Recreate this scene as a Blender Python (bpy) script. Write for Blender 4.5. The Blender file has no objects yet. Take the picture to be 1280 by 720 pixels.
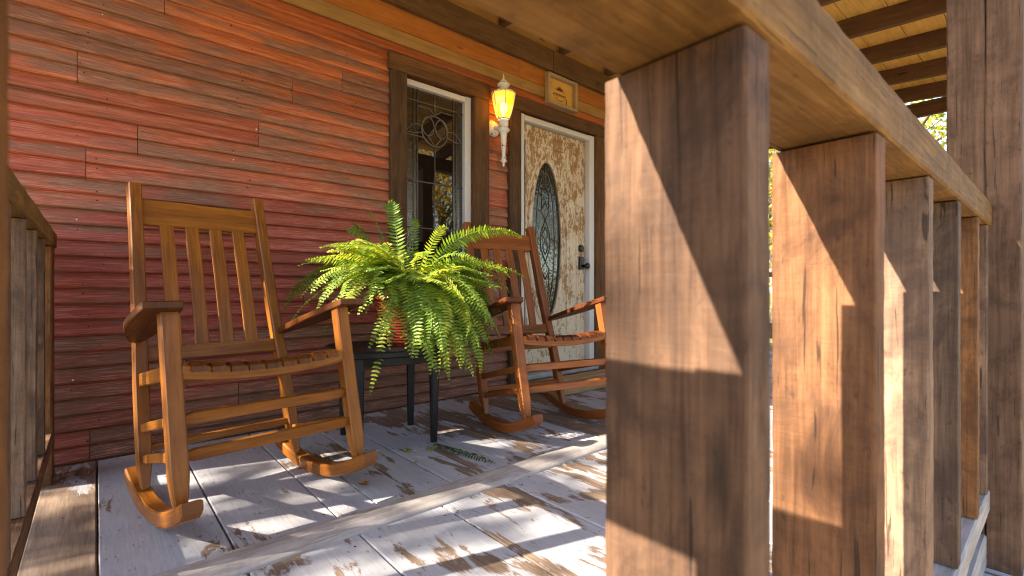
import bpy, math, random
from mathutils import Vector, Matrix, Quaternion, noise
R = math.radians
scene = bpy.context.scene
col = scene.collection
rng = random.Random(7)

# ------------------------------------------------------------------ mesh builder
class MB:
    def __init__(s):
        s.v = []; s.f = []; s.uv = []; s.r = []; s.m = []; s.sm = []
    def face(s, idx, uvs, rnd=.5, mat=0, smooth=False):
        s.f.append(idx); s.uv.append(uvs); s.r.append(rnd); s.m.append(mat); s.sm.append(smooth)
    def loft(s, rings, us, rnd=None, mat=0, smooth=False, closed=True, caps=True):
        """rings: lists of points with equal count; us: length coordinate per ring"""
        if rnd is None: rnd = rng.random()
        n = len(rings[0]); base = len(s.v); off = rnd * 37.0
        for r in rings: s.v += [tuple(p) for p in r]
        per = [0.0]
        for k in range(n):
            per.append(per[-1] + (Vector(rings[0][(k + 1) % n]) - Vector(rings[0][k])).length)
        for i in range(len(rings) - 1):
            for k in range(n if closed else n - 1):
                k2 = (k + 1) % n
                a, b = base + i * n + k, base + i * n + k2
                c, d = base + (i + 1) * n + k2, base + (i + 1) * n + k
                s.face([a, b, c, d], [(us[i] + off, per[k] + off), (us[i] + off, per[k + 1] + off),
                                      (us[i + 1] + off, per[k + 1] + off), (us[i + 1] + off, per[k] + off)], rnd, mat, smooth)
        if caps and closed:
            for ring, st, rev in ((0, 0, True), (len(rings) - 1, (len(rings) - 1) * n, False)):
                idx = [base + st + k for k in range(n)]
                c = sum((Vector(p) for p in rings[ring]), Vector()) / n
                e1 = (Vector(rings[ring][0]) - c).normalized() if (Vector(rings[ring][0]) - c).length > 1e-6 else Vector((1, 0, 0))
                uvs = [((Vector(p) - c).dot(e1) * .3 + off, (Vector(p) - c).length * .7 + off) for p in rings[ring]]
                if rev: idx = idx[::-1]; uvs = uvs[::-1]
                s.face(idx, uvs, rnd, mat, False)
    def beam(s, p0, p1, w, h, up=(0, 0, 1), c=.003, rnd=None, mat=0, seg=1, jit=0., taper=None, bow=0.):
        """rectangular bar p0->p1, w across (right), h along up; chamfered; jit roughens edges"""
        p0 = Vector(p0); p1 = Vector(p1); t = (p1 - p0); L = t.length; t.normalize()
        up = Vector(up); rt = t.cross(up).normalized(); up = rt.cross(t).normalized()
        if rnd is None: rnd = rng.random()
        rings = []; us = []
        for i in range(seg + 1):
            f = i / seg; cpt = p0 + t * (L * f) + up * (bow * 4 * f * (1 - f))
            k = 1.0
            ww, hh = w / 2, h / 2
            if taper: tw, th = taper(f); ww *= tw; hh *= th
            cc = min(c, ww * .6, hh * .6)
            sec = [(-ww + cc, -hh), (ww - cc, -hh), (ww, -hh + cc), (ww, hh - cc), (ww - cc, hh), (-ww + cc, hh), (-ww, hh - cc), (-ww, -hh + cc)]
            ring = []
            for q, (x, y) in enumerate(sec):
                jx = jy = 0
                if jit:
                    P = cpt * 3.2 + Vector((x, y, rnd * 50)) * 5
                    jx = noise.noise(P + Vector((0, 0, 11.3))) * jit * .5; jy = noise.noise(P * 1.1 + Vector((5.1, 0, 0))) * jit * .5
                    jx += noise.noise(cpt * 60 + Vector((q * 3.1, rnd * 9, 0))) * jit * .38; jy += noise.noise(cpt * 57 + Vector((q * 2.1, 4, rnd * 9))) * jit * .3
                ring.append(cpt + rt * (x + jx) + up * (y + jy))
            rings.append(ring); us.append(L * f)
        s.loft(rings, us, rnd, mat)
        return s
    def box(s, x0, x1, y0, y1, z0, z1, c=.003, rnd=None, mat=0, seg=1, jit=0.):
        dx, dy, dz = x1 - x0, y1 - y0, z1 - z0
        cx, cy, cz = (x0 + x1) / 2, (y0 + y1) / 2, (z0 + z1) / 2
        if dx >= dy and dx >= dz: s.beam((x0, cy, cz), (x1, cy, cz), dy, dz, (0, 0, 1), c, rnd, mat, seg, jit)
        elif dy >= dz: s.beam((cx, y0, cz), (cx, y1, cz), dx, dz, (0, 0, 1), c, rnd, mat, seg, jit)
        else: s.beam((cx, cy, z0), (cx, cy, z1), dx, dy, (0, 1, 0), c, rnd, mat, seg, jit)
        return s
    def lathe(s, prof, o=(0, 0, 0), n=24, rnd=.5, mat=0, smooth=True, caps=True, ax=None):
        o = Vector(o); q = Quaternion() if ax is None else Vector((0, 0, 1)).rotation_difference(Vector(ax))
        rings = []; us = []; u = 0; last = None
        for r, z in prof:
            rings.append([o + q @ Vector((r * math.cos(2 * math.pi * k / n), r * math.sin(2 * math.pi * k / n), z)) for k in range(n)])
            if last: u += math.hypot(r - last[0], z - last[1])
            last = (r, z); us.append(u)
        s.loft(rings, us, rnd, mat, smooth, True, caps)
        return s
    def tube(s, pts, rad, n=8, rnd=None, mat=0, smooth=True, caps=True):
        pts = [Vector(p) for p in pts]; rings = []; us = []; u = 0
        t0 = (pts[1] - pts[0]).normalized()
        nrm = t0.orthogonal().normalized()
        for i, p in enumerate(pts):
            t = ((pts[min(i + 1, len(pts) - 1)] - pts[max(i - 1, 0)])).normalized()
            nrm = (nrm - t * nrm.dot(t)).normalized(); b = t.cross(nrm)
            r = rad(i / (len(pts) - 1)) if callable(rad) else rad
            if i: u += (p - pts[i - 1]).length
            us.append(u)
            rings.append([p + (nrm * math.cos(2 * math.pi * k / n) + b * math.sin(2 * math.pi * k / n)) * r for k in range(n)])
        s.loft(rings, us, rnd, mat, smooth, True, caps)
        return s
    def prism(s, outline, M, t, rnd=.5, mat=0, c=.003):
        """outline: 2D points (ccw), thickness t along local z, centred; edge chamfer c"""
        n = len(outline); off = rnd * 37
        cen = Vector((sum(p[0] for p in outline) / n, sum(p[1] for p in outline) / n))
        def ring(z, inset):
            out = []
            for p in outline:
                d = Vector(p) - cen; L = d.length
                q = cen + d * max(0, (L - inset) / L) if L > 1e-6 else cen
                out.append(M @ Vector((q.x, q.y, z)))
            return out
        rings = [ring(-t / 2, c), ring(-t / 2 + c, 0), ring(t / 2 - c, 0), ring(t / 2, c)]
        s.loft(rings, [0, c, t - c, t], rnd, mat, False, True, False)
        base = len(s.v)
        for rg, rev in ((rings[0], True), (rings[3], False)):
            b = len(s.v); s.v += [tuple(p) for p in rg]
            idx = list(range(b, b + n)); uvs = [(p[1] + off, p[0] + off) for p in outline]
            if rev: idx = idx[::-1]; uvs = uvs[::-1]
            s.face(idx, uvs, rnd, mat, False)
        return s
    def build(s, name, mats, parent=None, origin=None):
        me = bpy.data.meshes.new(name)
        o0 = Vector(origin) if origin is not None else Vector()
        me.from_pydata([tuple(Vector(v) - o0) for v in s.v], [], s.f)
        ul = me.uv_layers.new(name='UVMap')
        at = me.attributes.new('rnd', 'FLOAT', 'FACE')
        flat = []
        for u in s.uv:
            for a in u: flat += [a[0], a[1]]
        ul.data.foreach_set('uv', flat)
        at.data.foreach_set('value', s.r)
        me.polygons.foreach_set('material_index', s.m)
        me.polygons.foreach_set('use_smooth', s.sm)
        if not isinstance(mats, (list, tuple)): mats = [mats]
        for m in mats: me.materials.append(m)
        me.update()
        ob = bpy.data.objects.new(name, me); col.objects.link(ob)
        ob.location = o0
        if parent is not None:
            ob.parent = parent
            if origin is None and parent.type == 'EMPTY' and False: pass
        return ob

def tag(o, label=None, cat=None, group=None, kind=None):
    if label: o['label'] = label
    if cat: o['category'] = cat
    if group: o['group'] = group
    if kind: o['kind'] = kind
    return o
def empty(name, loc=(0, 0, 0), rz=0.):
    o = bpy.data.objects.new(name, None); col.objects.link(o)
    o.location = loc; o.rotation_euler = (0, 0, rz); o.empty_display_size = .1
    return o
def keep(o, parent):
    """parent o (built in world coordinates) under an unrotated parent at its location"""
    o.parent = parent; o.location = Vector(o.location) - root_loc(parent)
    return o
def root_loc(p):
    l = Vector()
    while p is not None: l += Vector(p.location); p = p.parent
    return l
def part(mb, name, mats, parent):
    o = mb.build(name, mats)
    return keep(o, parent)
def copy_tree(o, parent=None):
    c = o.copy(); col.objects.link(c); c.parent = parent
    for ch in o.children: copy_tree(ch, c)
    return c

# ------------------------------------------------------------------ materials
class NT:
    def __init__(s, name):
        s.mat = bpy.data.materials.new(name); s.mat.use_nodes = True
        s.t = s.mat.node_tree; s.n = s.t.nodes; s.l = s.t.links
        s.b = s.n['Principled BSDF']; s.out = s.n['Material Output']
    def new(s, typ, **kw):
        n = s.n.new(typ)
        for k, v in kw.items(): setattr(n, k, v)
        return n
    def link(s, a, b): s.l.new(a, b)
    def val(s, sock, v):
        if hasattr(v, 'is_output') or isinstance(v, bpy.types.NodeSocket): s.l.new(v, sock)
        else: sock.default_value = v
    def uv(s): return s.new('ShaderNodeUVMap', uv_map='UVMap').outputs['UV']
    def obj(s): return s.new('ShaderNodeTexCoord').outputs['Object']
    def geo(s): return s.new('ShaderNodeNewGeometry').outputs['Position']
    def rnd(s): return s.new('ShaderNodeAttribute', attribute_name='rnd').outputs['Fac']
    def mapping(s, vec, scale, loc=(0, 0, 0)):
        m = s.new('ShaderNodeMapping'); s.link(vec, m.inputs['Vector'])
        m.inputs['Scale'].default_value = scale; m.inputs['Location'].default_value = loc
        return m.outputs['Vector']
    def noise(s, vec, scale=1., detail=4., rough=.55, dist=0.):
        n = s.new('ShaderNodeTexNoise'); s.link(vec, n.inputs['Vector'])
        n.inputs['Scale'].default_value = scale; n.inputs['Detail'].default_value = detail
        n.inputs['Roughness'].default_value = rough; n.inputs['Distortion'].default_value = dist
        return n.outputs['Fac']
    def ramp(s, fac, stops, interp='LINEAR'):
        r = s.new('ShaderNodeValToRGB'); s.link(fac, r.inputs['Fac']); cr = r.color_ramp; cr.interpolation = interp
        while len(cr.elements) > 1: cr.elements.remove(cr.elements[-1])
        for i, (p, c) in enumerate(stops):
            e = cr.elements[0] if i == 0 else cr.elements.new(p)
            e.position = p
            c = (c, c, c) if not hasattr(c, '__len__') else c
            e.color = (*c, 1)
        return r.outputs['Color']
    def mix(s, fac, a, b, mode='MIX'):
        m = s.new('ShaderNodeMix', data_type='RGBA', blend_type=mode)
        s.val(m.inputs[0], fac)
        for sock, v in ((m.inputs[6], a), (m.inputs[7], b)):
            if isinstance(v, tuple): sock.default_value = (*v, 1) if len(v) == 3 else v
            else: s.link(v, sock)
        return m.outputs[2]
    def math(s, op, a, b=0., clamp=False):
        m = s.new('ShaderNodeMath', operation=op, use_clamp=clamp)
        s.val(m.inputs[0], a); s.val(m.inputs[1], b)
        return m.outputs[0]
    def bump(s, h, strength=.3, dist=.004):
        b = s.new('ShaderNodeBump'); b.inputs['Strength'].default_value = strength; b.inputs['Distance'].default_value = dist
        s.link(h, b.inputs['Height']); s.link(b.outputs[0], s.b.inputs['Normal'])
    def base(s, c): s.val(s.b.inputs['Base Color'], (*c, 1) if isinstance(c, tuple) else c)
    def rough(s, v): s.val(s.b.inputs['Roughness'], v)
    def spec(s, v): s.b.inputs['Specular IOR Level'].default_value = v

def wood(name, dark, mid, light, rough=.75, grain=1., bump=.35, stain=.5, var=None, coat=0., knots=True, spec=.3, bdist=.004, saw=0.):
    """timber with grain running along UV.u"""
    t = NT(name); uv = t.uv(); rn = t.rnd()
    fine = t.noise(t.mapping(uv, (7 * grain, 170 * grain, 1)), 1, 5, .65, .3)
    band = t.noise(t.mapping(uv, (1.6 * grain, 26 * grain, 1), (3.1, 7.7, 0)), 1, 4, .6, 1.2)
    blot = t.noise(t.mapping(uv, (5, 9, 1), (9, 2, 0)), 1, 3, .6)
    g = t.math('ADD', t.math('MULTIPLY', fine, .5), t.math('MULTIPLY', band, .5))
    c = t.ramp(g, [(.3, dark), (.5, mid), (.7, light)])
    c = t.mix(t.math('MULTIPLY', t.ramp(blot, [(.42, 0.), (.68, 1.)]), stain), c, tuple(x * .55 for x in dark))
    if saw:
        sm = t.noise(t.mapping(uv, (150, 16, 1), (2, 5, 0)), 1, 4, .65, 1.2)
        c = t.mix(t.math('MULTIPLY', t.ramp(sm, [(.42, 0.), (.62, 1.)]), saw * .28), c, light)
        pit = t.noise(t.mapping(uv, (34, 70, 1), (7, 3, 0)), 1, 4, .7, .2)
        c = t.mix(t.math('MULTIPLY', t.ramp(pit, [(.60, 0.), (.70, 1.)]), saw * 1.7), c, tuple(x * .4 for x in dark))
        smg = t.noise(t.mapping(uv, (11, 14, 1), (8, 8, 0)), 1, 5, .65, .6)
        c = t.mix(t.math('MULTIPLY', t.ramp(smg, [(.36, 1.), (.56, 0.)]), saw * 2.3), c, dark)
        scr = t.noise(t.mapping(uv, (2.5, 60, 1), (1, 6, 0)), 1, 2, .5, 3.)
        c = t.mix(t.math('MULTIPLY', t.ramp(scr, [(.66, 0.), (.69, 1.)]), saw * 2.3), c, tuple(x * .3 for x in dark))
        g = t.math('ADD', g, t.math('MULTIPLY', sm, .18))
    if var:
        stops = [(i / (len(var) - 1) if len(var) > 1 else 0, v) for i, v in enumerate(var)]
        c = t.mix(1., c, t.ramp(rn, stops), 'MULTIPLY')
    if knots:
        vo = t.new('ShaderNodeTexVoronoi'); t.link(t.mapping(uv, (2.1, 9, 1), (.4, .3, 0)), vo.inputs['Vector']); vo.inputs['Scale'].default_value = 1
        c = t.mix(t.math('MULTIPLY', t.ramp(vo.outputs['Distance'], [(.04, 1.), (.1, 0.)]), .7), c, tuple(x * .3 for x in dark))
    t.base(c); t.rough(t.ramp(fine, [(.3, min(1, rough + .1)), (.7, rough - .08)])); t.spec(spec)
    if coat: t.b.inputs['Coat Weight'].default_value = coat; t.b.inputs['Coat Roughness'].default_value = .22
    t.bump(g, bump, bdist)
    return t.mat

def plain(name, c, rough=.5, metal=0., spec=.5, nz=.0, nscale=30, bump=0.):
    t = NT(name)
    if nz or bump:
        n = t.noise(t.obj(), nscale, 4, .6)
        if nz: t.base(t.ramp(n, [(.3, tuple(x * (1 - nz) for x in c)), (.7, tuple(min(1, x * (1 + nz)) for x in c))]))
        else: t.base(c)
        if bump: t.bump(n, bump, .002)
    else: t.base(c)
    t.rough(rough); t.b.inputs['Metallic'].default_value = metal; t.spec(spec)
    return t.mat

M = {}
M['chair'] = wood('stained_chair_wood', (.11, .030, .004), (.27, .088, .008), (.39, .145, .016), rough=.42, grain=.8, bump=.08, stain=.3, coat=.06, knots=False, spec=.32,
                  var=[(.36, .30, .34), (.50, .42, .42), (1, 1, 1), (1.05, 1.04, 1.0), (1.1, 1.08, 1.0)])
M['rail'] = wood('rough_sawn_rail', (.058, .036, .025), (.170, .108, .066), (.28, .18, .11), rough=.82, bump=.8, stain=.5, bdist=.005, saw=.34,
                 var=[(.66, .57, .54), (.96, .66, .44), (1.3, .88, .42), (.62, .60, .64), (1.5, 1.45, 1.5)])
M['grey_rail'] = wood('silvered_rail', (.20, .17, .16), (.36, .33, .32), (.48, .45, .44), rough=.8, bump=.5, stain=.3)
M['gold_rail'] = wood('sawn_handrail_wood', (.085, .042, .010), (.18, .092, .022), (.28, .155, .045), rough=.8, bump=.6, stain=.3, saw=.3, var=[(.9, .9, .9), (1.05, 1, .95)])
M['post'] = wood('weathered_post', (.055, .030, .018), (.130, .074, .046), (.20, .120, .075), rough=.85, bump=.6, stain=.35, grain=.8, saw=.3, var=[(.95, .9, .9), (1, 1, 1)])
M['trim'] = wood('dark_rough_trim', (.035, .018, .008), (.082, .042, .018), (.14, .075, .032), rough=.85, bump=.5, stain=.4, var=[(.8, .8, .8), (1.1, 1.0, .9), (1.5, 1.3, 1.0)])
M['beam'] = wood('rough_beam', (.07, .035, .014), (.125, .066, .027), (.18, .10, .045), rough=.85, bump=.5, stain=.4)
M['rafter'] = wood('dark_rafter', (.075, .036, .015), (.12, .06, .026), (.17, .09, .04), rough=.8, bump=.4, stain=.35)
M['ceiling'] = wood('tan_ceiling_board', (.50, .27, .055), (.74, .44, .105), (.84, .55, .16), rough=.75, bump=.3, stain=.28, grain=.7,
                    var=[(.7, .68, .62), (1, 1, 1), (1.05, .98, .9), (.88, .84, .8)])
M['step'] = wood('worn_step_wood', (.22, .13, .055), (.36, .22, .10), (.50, .34, .18), rough=.85, bump=.5, stain=.3)
M['signwood'] = wood('sign_board', (.50, .27, .06), (.60, .34, .08), (.68, .40, .11), rough=.6, bump=.1, stain=.05, knots=False)
M['signframe'] = wood('sign_frame', (.26, .18, .10), (.36, .26, .15), (.46, .34, .2), rough=.8, bump=.4, stain=.3)

M['chair_red'] = wood('stained_red_chair_wood', (.10, .026, .006), (.23, .066, .011), (.34, .112, .020), rough=.42, grain=.8, bump=.08, stain=.3, coat=.06, knots=False, spec=.32,
                  var=[(.36, .30, .34), (.50, .42, .42), (1, 1, 1), (1.05, 1.04, 1.0), (1.1, 1.08, 1.0)])
def siding_mat():
    t = NT('weathered_red_siding'); uv = t.uv(); rn = t.rnd(); P = t.geo()
    fine = t.noise(t.mapping(uv, (9, 210, 1)), 1, 5, .7, .3)
    band = t.noise(t.mapping(uv, (1.3, 34, 1), (5, 1, 0)), 1, 5, .6, .8)
    blot = t.noise(t.mapping(uv, (2.2, 11, 1), (2, 9, 0)), 1, 4, .6, .4)
    red = t.ramp(t.math('ADD', t.math('MULTIPLY', fine, .45), t.math('MULTIPLY', band, .55)),
                 [(.30, (.16, .022, .011)), (.5, (.38, .080, .042)), (.68, (.54, .19, .125))])
    orange = t.ramp(band, [(.3, (.24, .055, .013)), (.55, (.46, .115, .026)), (.75, (.54, .20, .06))])
    brown = t.ramp(fine, [(.3, (.12, .05, .03)), (.5, (.22, .105, .062)), (.7, (.38, .21, .14))])
    sep = t.new('ShaderNodeSeparateXYZ'); t.link(P, sep.inputs[0])
    z = sep.outputs['Z']
    # orange up the wall is part stain, part painted-in roof bounce; red deepens to maroon lower, splash zone bare brown
    up = t.ramp(t.math('ADD', t.math('MULTIPLY', z, .4), t.math('MULTIPLY', t.math('SUBTRACT', rn, .5), .2)), [(.44, 0.), (.80, 1.)])
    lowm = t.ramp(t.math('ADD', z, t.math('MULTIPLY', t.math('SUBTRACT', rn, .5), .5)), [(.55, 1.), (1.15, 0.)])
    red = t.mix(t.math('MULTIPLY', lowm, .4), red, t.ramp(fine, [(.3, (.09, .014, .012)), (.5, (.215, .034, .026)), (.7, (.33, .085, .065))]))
    c = t.mix(up, red, orange)
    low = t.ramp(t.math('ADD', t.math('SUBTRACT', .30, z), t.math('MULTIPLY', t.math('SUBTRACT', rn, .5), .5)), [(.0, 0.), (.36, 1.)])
    worn = t.math('MULTIPLY', t.ramp(t.math('ADD', blot, t.math('MULTIPLY', t.math('SUBTRACT', rn, .5), .22)), [(.45, 0.), (.60, 1.)]), .9)
    c = t.mix(worn, c, brown)
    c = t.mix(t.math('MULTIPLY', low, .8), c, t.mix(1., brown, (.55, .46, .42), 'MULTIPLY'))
    # pale scuffed grain where the paint has silvered
    pale = t.math('MULTIPLY', t.ramp(fine, [(.50, 0.), (.66, 1.)]), t.ramp(blot, [(.40, .75), (.56, .06)]))
    c = t.mix(pale, c, (.57, .26, .185))
    c = t.mix(1., c, t.ramp(t.math('FRACT', t.math('MULTIPLY', rn, 7.3)), [(0, (.80, .78, .76)), (1, (1.1, 1.1, 1.1))]), 'MULTIPLY')
    t.base(c); t.rough(.55); t.spec(.4); t.bump(t.math('ADD', fine, band), .45, .003)
    return t.mat
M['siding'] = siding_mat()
M['nail'] = plain('rusty_nail', (.012, .009, .008), .7)
M['naillight'] = plain('bright_nail', (.7, .68, .65), .4)
M['tanboard'] = wood('tan_siding_board', (.22, .115, .035), (.33, .185, .062), (.42, .25, .09), rough=.7, bump=.3, stain=.25)
M['orangeboard'] = wood('orange_siding_board', (.24, .075, .014), (.38, .13, .024), (.46, .18, .04), rough=.7, bump=.3, stain=.25)

def floor_mat():
    t = NT('peeling_painted_floor'); uv = t.uv(); rn = t.rnd(); P = t.geo()
    fine = t.noise(t.mapping(uv, (10, 150, 1)), 1, 5, .65, .3)
    band = t.noise(t.mapping(uv, (2, 30, 1)), 1, 4, .6, .8)
    big = t.noise(t.mapping(P, (4.2, 2.2, 1)), 1, 6, .62, .5)
    strk = t.noise(t.mapping(uv, (3.2, 17, 1), (4, 4, 0)), 1, 6, .68, .6)
    chip = t.noise(t.mapping(uv, (22, 48, 1), (1, 2, 0)), 1, 4, .6, .4)
    paint = t.ramp(t.math('ADD', t.math('MULTIPLY', fine, .5), t.math('MULTIPLY', big, .5)), [(.3, (.30, .295, .32)), (.5, (.44, .435, .46)), (.7, (.56, .555, .575))])
    wd = t.ramp(t.math('ADD', t.math('MULTIPLY', fine, .5), t.math('MULTIPLY', band, .5)), [(.3, (.10, .062, .042)), (.5, (.205, .138, .095)), (.7, (.32, .23, .16))])
    # wear attribute: low rnd = bare board
    w = t.math('ADD', t.math('MULTIPLY', big, .55), t.math('MULTIPLY', strk, .45))
    w = t.math('ADD', w, t.math('MULTIPLY', t.math('SUBTRACT', .5, rn), .34))
    m1 = t.ramp(w, [(.535, 0.), (.547, 1.)])
    m2 = t.ramp(chip, [(.645, 0.), (.665, .85)])
    c = t.mix(t.math('MAXIMUM', m1, m2), paint, wd)
    # thin dark rim where paint has lifted
    rim = t.ramp(w, [(.52, 0.), (.533, .7), (.539, .7), (.553, 0.)])
    c = t.mix(t.math('MULTIPLY', rim, .6), c, (.16, .10, .065))
    dirt = t.noise(t.mapping(P, (1.6, 1.6, 1), (3, 8, 0)), 1, 5, .6)
    c = t.mix(t.math('MULTIPLY', t.ramp(dirt, [(.5, 0.), (.75, 1.)]), .3), c, (.24, .17, .12))
    t.base(c); t.rough(t.mix(m1, (.5,) * 3, (.8,) * 3)); t.spec(.35)
    h = t.math('SUBTRACT', t.math('MULTIPLY', fine, .35), t.math('MULTIPLY', m1, .5))
    t.bump(h, .4, .004)
    return t.mat
M['floor'] = floor_mat()
M['strip'] = wood('pale_floor_strip', (.24, .20, .175), (.46, .41, .38), (.60, .56, .53), rough=.7, bump=.4, stain=.4, saw=.2)

def door_mat():
    t = NT('peeling_door_paint'); P = t.geo()
    n = t.noise(t.mapping(P, (11, 11, 5)), 1, 9, .8, .5)
    n2 = t.noise(t.mapping(P, (60, 60, 22), (1, 1, 1)), 1, 6, .75, .4)
    g = t.noise(t.mapping(P, (90, 90, 4)), 1, 3, .6)
    w = t.math('ADD', t.math('MULTIPLY', n, .55), t.math('MULTIPLY', n2, .45))
    sep = t.new('ShaderNodeSeparateXYZ'); t.link(P, sep.inputs[0])
    w = t.math('ADD', w, t.math('MULTIPLY', t.math('SUBTRACT', sep.outputs['Z'], 1.1), .028))
    br = t.ramp(g, [(.3, (.22, .12, .048)), (.7, (.34, .20, .09))])
    wh = t.ramp(n2, [(.3, (.48, .39, .27)), (.6, (.62, .54, .42))])
    c = t.mix(t.ramp(w, [(.508, 0.), (.524, 1.)]), wh, br)
    t.base(c); t.rough(.65); t.spec(.3); t.bump(t.math('MULTIPLY', w, -1.), .35, .006)
    return t.mat
M['door'] = door_mat()
def white_mat(name, c, amt, rust, sc=22, rough=.5):
    t = NT(name); P = t.obj(); n = t.noise(P, sc, 6, .7, .4)
    t.base(t.mix(t.ramp(n, [(amt, 0.), (amt + .03, 1.)]), c, rust)); t.rough(rough); t.bump(n, .15, .002)
    return t.mat
M['white'] = white_mat('white_frame_paint', (.54, .52, .52), .68, (.32, .25, .18), 14, .45)
M['lampwhite'] = white_mat('chipped_white_metal', (.66, .62, .57), .585, (.06, .035, .022), 55, .5)
M['sill'] = plain('grey_threshold', (.30, .28, .27), .6, 0, .3, .2, 9)
M['black'] = plain('black_table_finish', (.006, .0065, .009), .42, 0, .3, .3, 12, .05)
M['blackmetal'] = plain('black_lock_metal', (.012, .011, .011), .35, .3)
M['came'] = plain('lead_came', (.13, .115, .10), .5, .5)
M['soil'] = plain('potting_soil', (.03, .018, .01), .95, 0, .2, .4, 60, .6)
t = NT('ribbed_red_pot'); n = t.noise(t.obj(), 18, 4, .6)
t.base(t.ramp(n, [(.3, (.16, .022, .010)), (.7, (.30, .05, .020))])); t.rough(.25); t.spec(.5); M['pot'] = t.mat
M['logo'] = plain('burnt_logo', (.07, .03, .01), .8)

def leaf_mat(name, c1, c2, c3, trans):
    t = NT(name)
    n = t.noise(t.geo(), 16, 3, .6)
    f = t.math('ADD', t.math('MULTIPLY', n, .5), t.math('MULTIPLY', t.rnd(), .5))
    c = t.ramp(f, [(.25, c1), (.5, c2), (.75, c3)])
    t.base(c); t.rough(.5); t.spec(.3)
    tr = t.new('ShaderNodeBsdfTranslucent'); t.link(t.mix(1., c, (1.5, 1.35, .55), 'MULTIPLY'), tr.inputs['Color'])
    mx = t.new('ShaderNodeMixShader'); mx.inputs[0].default_value = trans
    t.link(t.b.outputs[0], mx.inputs[1]); t.link(tr.outputs[0], mx.inputs[2]); t.link(mx.outputs[0], t.out.inputs['Surface'])
    return t.mat
M['fern'] = leaf_mat('fern_leaf', (.06, .14, .022), (.20, .31, .036), (.44, .47, .06), .42)
M['stem'] = plain('fern_stem', (.14, .15, .04), .6)
M['fallen'] = leaf_mat('fallen_fern_leaf', (.02, .055, .012), (.03, .08, .015), (.06, .11, .02), .2)
M['dryleaf'] = plain('dry_leaf', (.30, .12, .03), .8, 0, .2, .3, 40)
M['bark'] = plain('tree_bark', (.11, .085, .06), .95, 0, .2, .4, 9, .8)
M['autumn'] = leaf_mat('autumn_leaf', (.26, .20, .03), (.42, .30, .04), (.50, .28, .03), .45)
M['green'] = leaf_mat('yellow_green_leaf', (.10, .14, .02), (.24, .26, .035), (.46, .36, .05), .45)

def glass_dark():
    t = NT('window_glass'); t.base((.008, .006, .005)); t.rough(.015)
    t.b.inputs['IOR'].default_value = 2.1
    n = t.noise(t.geo(), 2.2, 2, .5); t.bump(n, .12, .01)
    return t.mat
M['glass'] = glass_dark()
def glass_pebble(name, base, sc, st):
    t = NT(name); t.base(base); t.rough(.06); t.b.inputs['IOR'].default_value = 1.9
    vo = t.new('ShaderNodeTexVoronoi'); t.link(t.geo(), vo.inputs['Vector']); vo.inputs['Scale'].default_value = sc
    t.bump(vo.outputs['Distance'], st, .006)
    return t.mat
M['pebble'] = glass_pebble('pebbled_glass', (.022, .016, .010), 110, .16)
M['oval'] = glass_pebble('bevelled_oval_glass', (.03, .03, .02), 38, .12)
def amber():
    t = NT('amber_lantern_glass')
    tp = t.new('ShaderNodeBsdfTransparent'); tp.inputs[0].default_value = (1., .62, .10, 1)
    tl = t.new('ShaderNodeBsdfTranslucent'); tl.inputs[0].default_value = (.85, .44, .03, 1)
    gl = t.new('ShaderNodeBsdfGlossy'); gl.inputs['Roughness'].default_value = .08
    a = t.new('ShaderNodeMixShader'); a.inputs[0].default_value = .45
    t.link(tp.outputs[0], a.inputs[1]); t.link(tl.outputs[0], a.inputs[2])
    b = t.new('ShaderNodeMixShader'); b.inputs[0].default_value = .06
    t.link(a.outputs[0], b.inputs[1]); t.link(gl.outputs[0], b.inputs[2]); t.link(b.outputs[0], t.out.inputs['Surface'])
    return t.mat
M['amber'] = amber()
t = NT('lit_bulb'); t.b.inputs['Emission Color'].default_value = (1, .72, .32, 1); t.b.inputs['Emission Strength'].default_value = 8; M['bulb'] = t.mat

def ground_mat():
    t = NT('leaf_strewn_ground'); P = t.geo()
    n = t.noise(t.mapping(P, (.35, .35, .35)), 1, 6, .6); f = t.noise(P, 14, 5, .7)
    c = t.mix(t.ramp(n, [(.4, 0.), (.6, 1.)]), t.ramp(f, [(.3, (.28, .17, .06)), (.6, (.52, .35, .14)), (.75, (.60, .44, .20))]),
              t.ramp(f, [(.3, (.08, .09, .025)), (.7, (.22, .19, .06))]))
    t.base(c); t.rough(.95); t.spec(.2); t.bump(f, .6, .02)
    return t.mat
M['ground'] = ground_mat()

# ------------------------------------------------------------------ ground and floor
mb = MB()
N = 12; S = 400.
mb.v = [(-S, -S, -.42), (S, -S, -.42), (S, S, -.42), (-S, S, -.42)]
mb.face([0, 1, 2, 3], [(0, 0), (1, 0), (1, 1), (0, 1)])
tag(mb.build('ground', M['ground']), kind='structure')

pb = MB(); pb.box(-3.5, 8., -2.6, -.12, -.5, -.40, c=.012, rnd=.5, seg=30, jit=.004)  # unseen pale paving, added to bounce warm light up onto the railing
t = NT('pale_bounce_stone'); n_ = t.noise(t.geo(), 6, 6, .65); t.base(t.ramp(n_, [(.3, (.42, .32, .21)), (.7, (.62, .50, .35))])); t.rough(.9); t.bump(n_, .4, .01)
tag(pb.build('path', t.mat), kind='structure')
W = 2.71
fb = MB(); frng = random.Random(3)
def floorboard(x0, x1, y0, y1, rn, z=0.):
    g = .0025
    dz = frng.uniform(-.0015, .001)
    fb.box(x0 + g, x1 - g, y0, y1, -.032 + z + dz, z + dz, c=.003, rnd=rn, seg=10, jit=.0016)
ex = [-.27, -.155, 0.003, .292, .582, .72, .865, 1.01, 1.155, 1.30, 1.45, 1.60, 1.89, 2.03, 2.18, 2.33, 2.62, 2.77, 3.06, 3.35, 3.5, 3.79, 4.08, 4.37, 4.66, 4.95, 5.24, 5.53, 5.82, 6.10]
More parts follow.
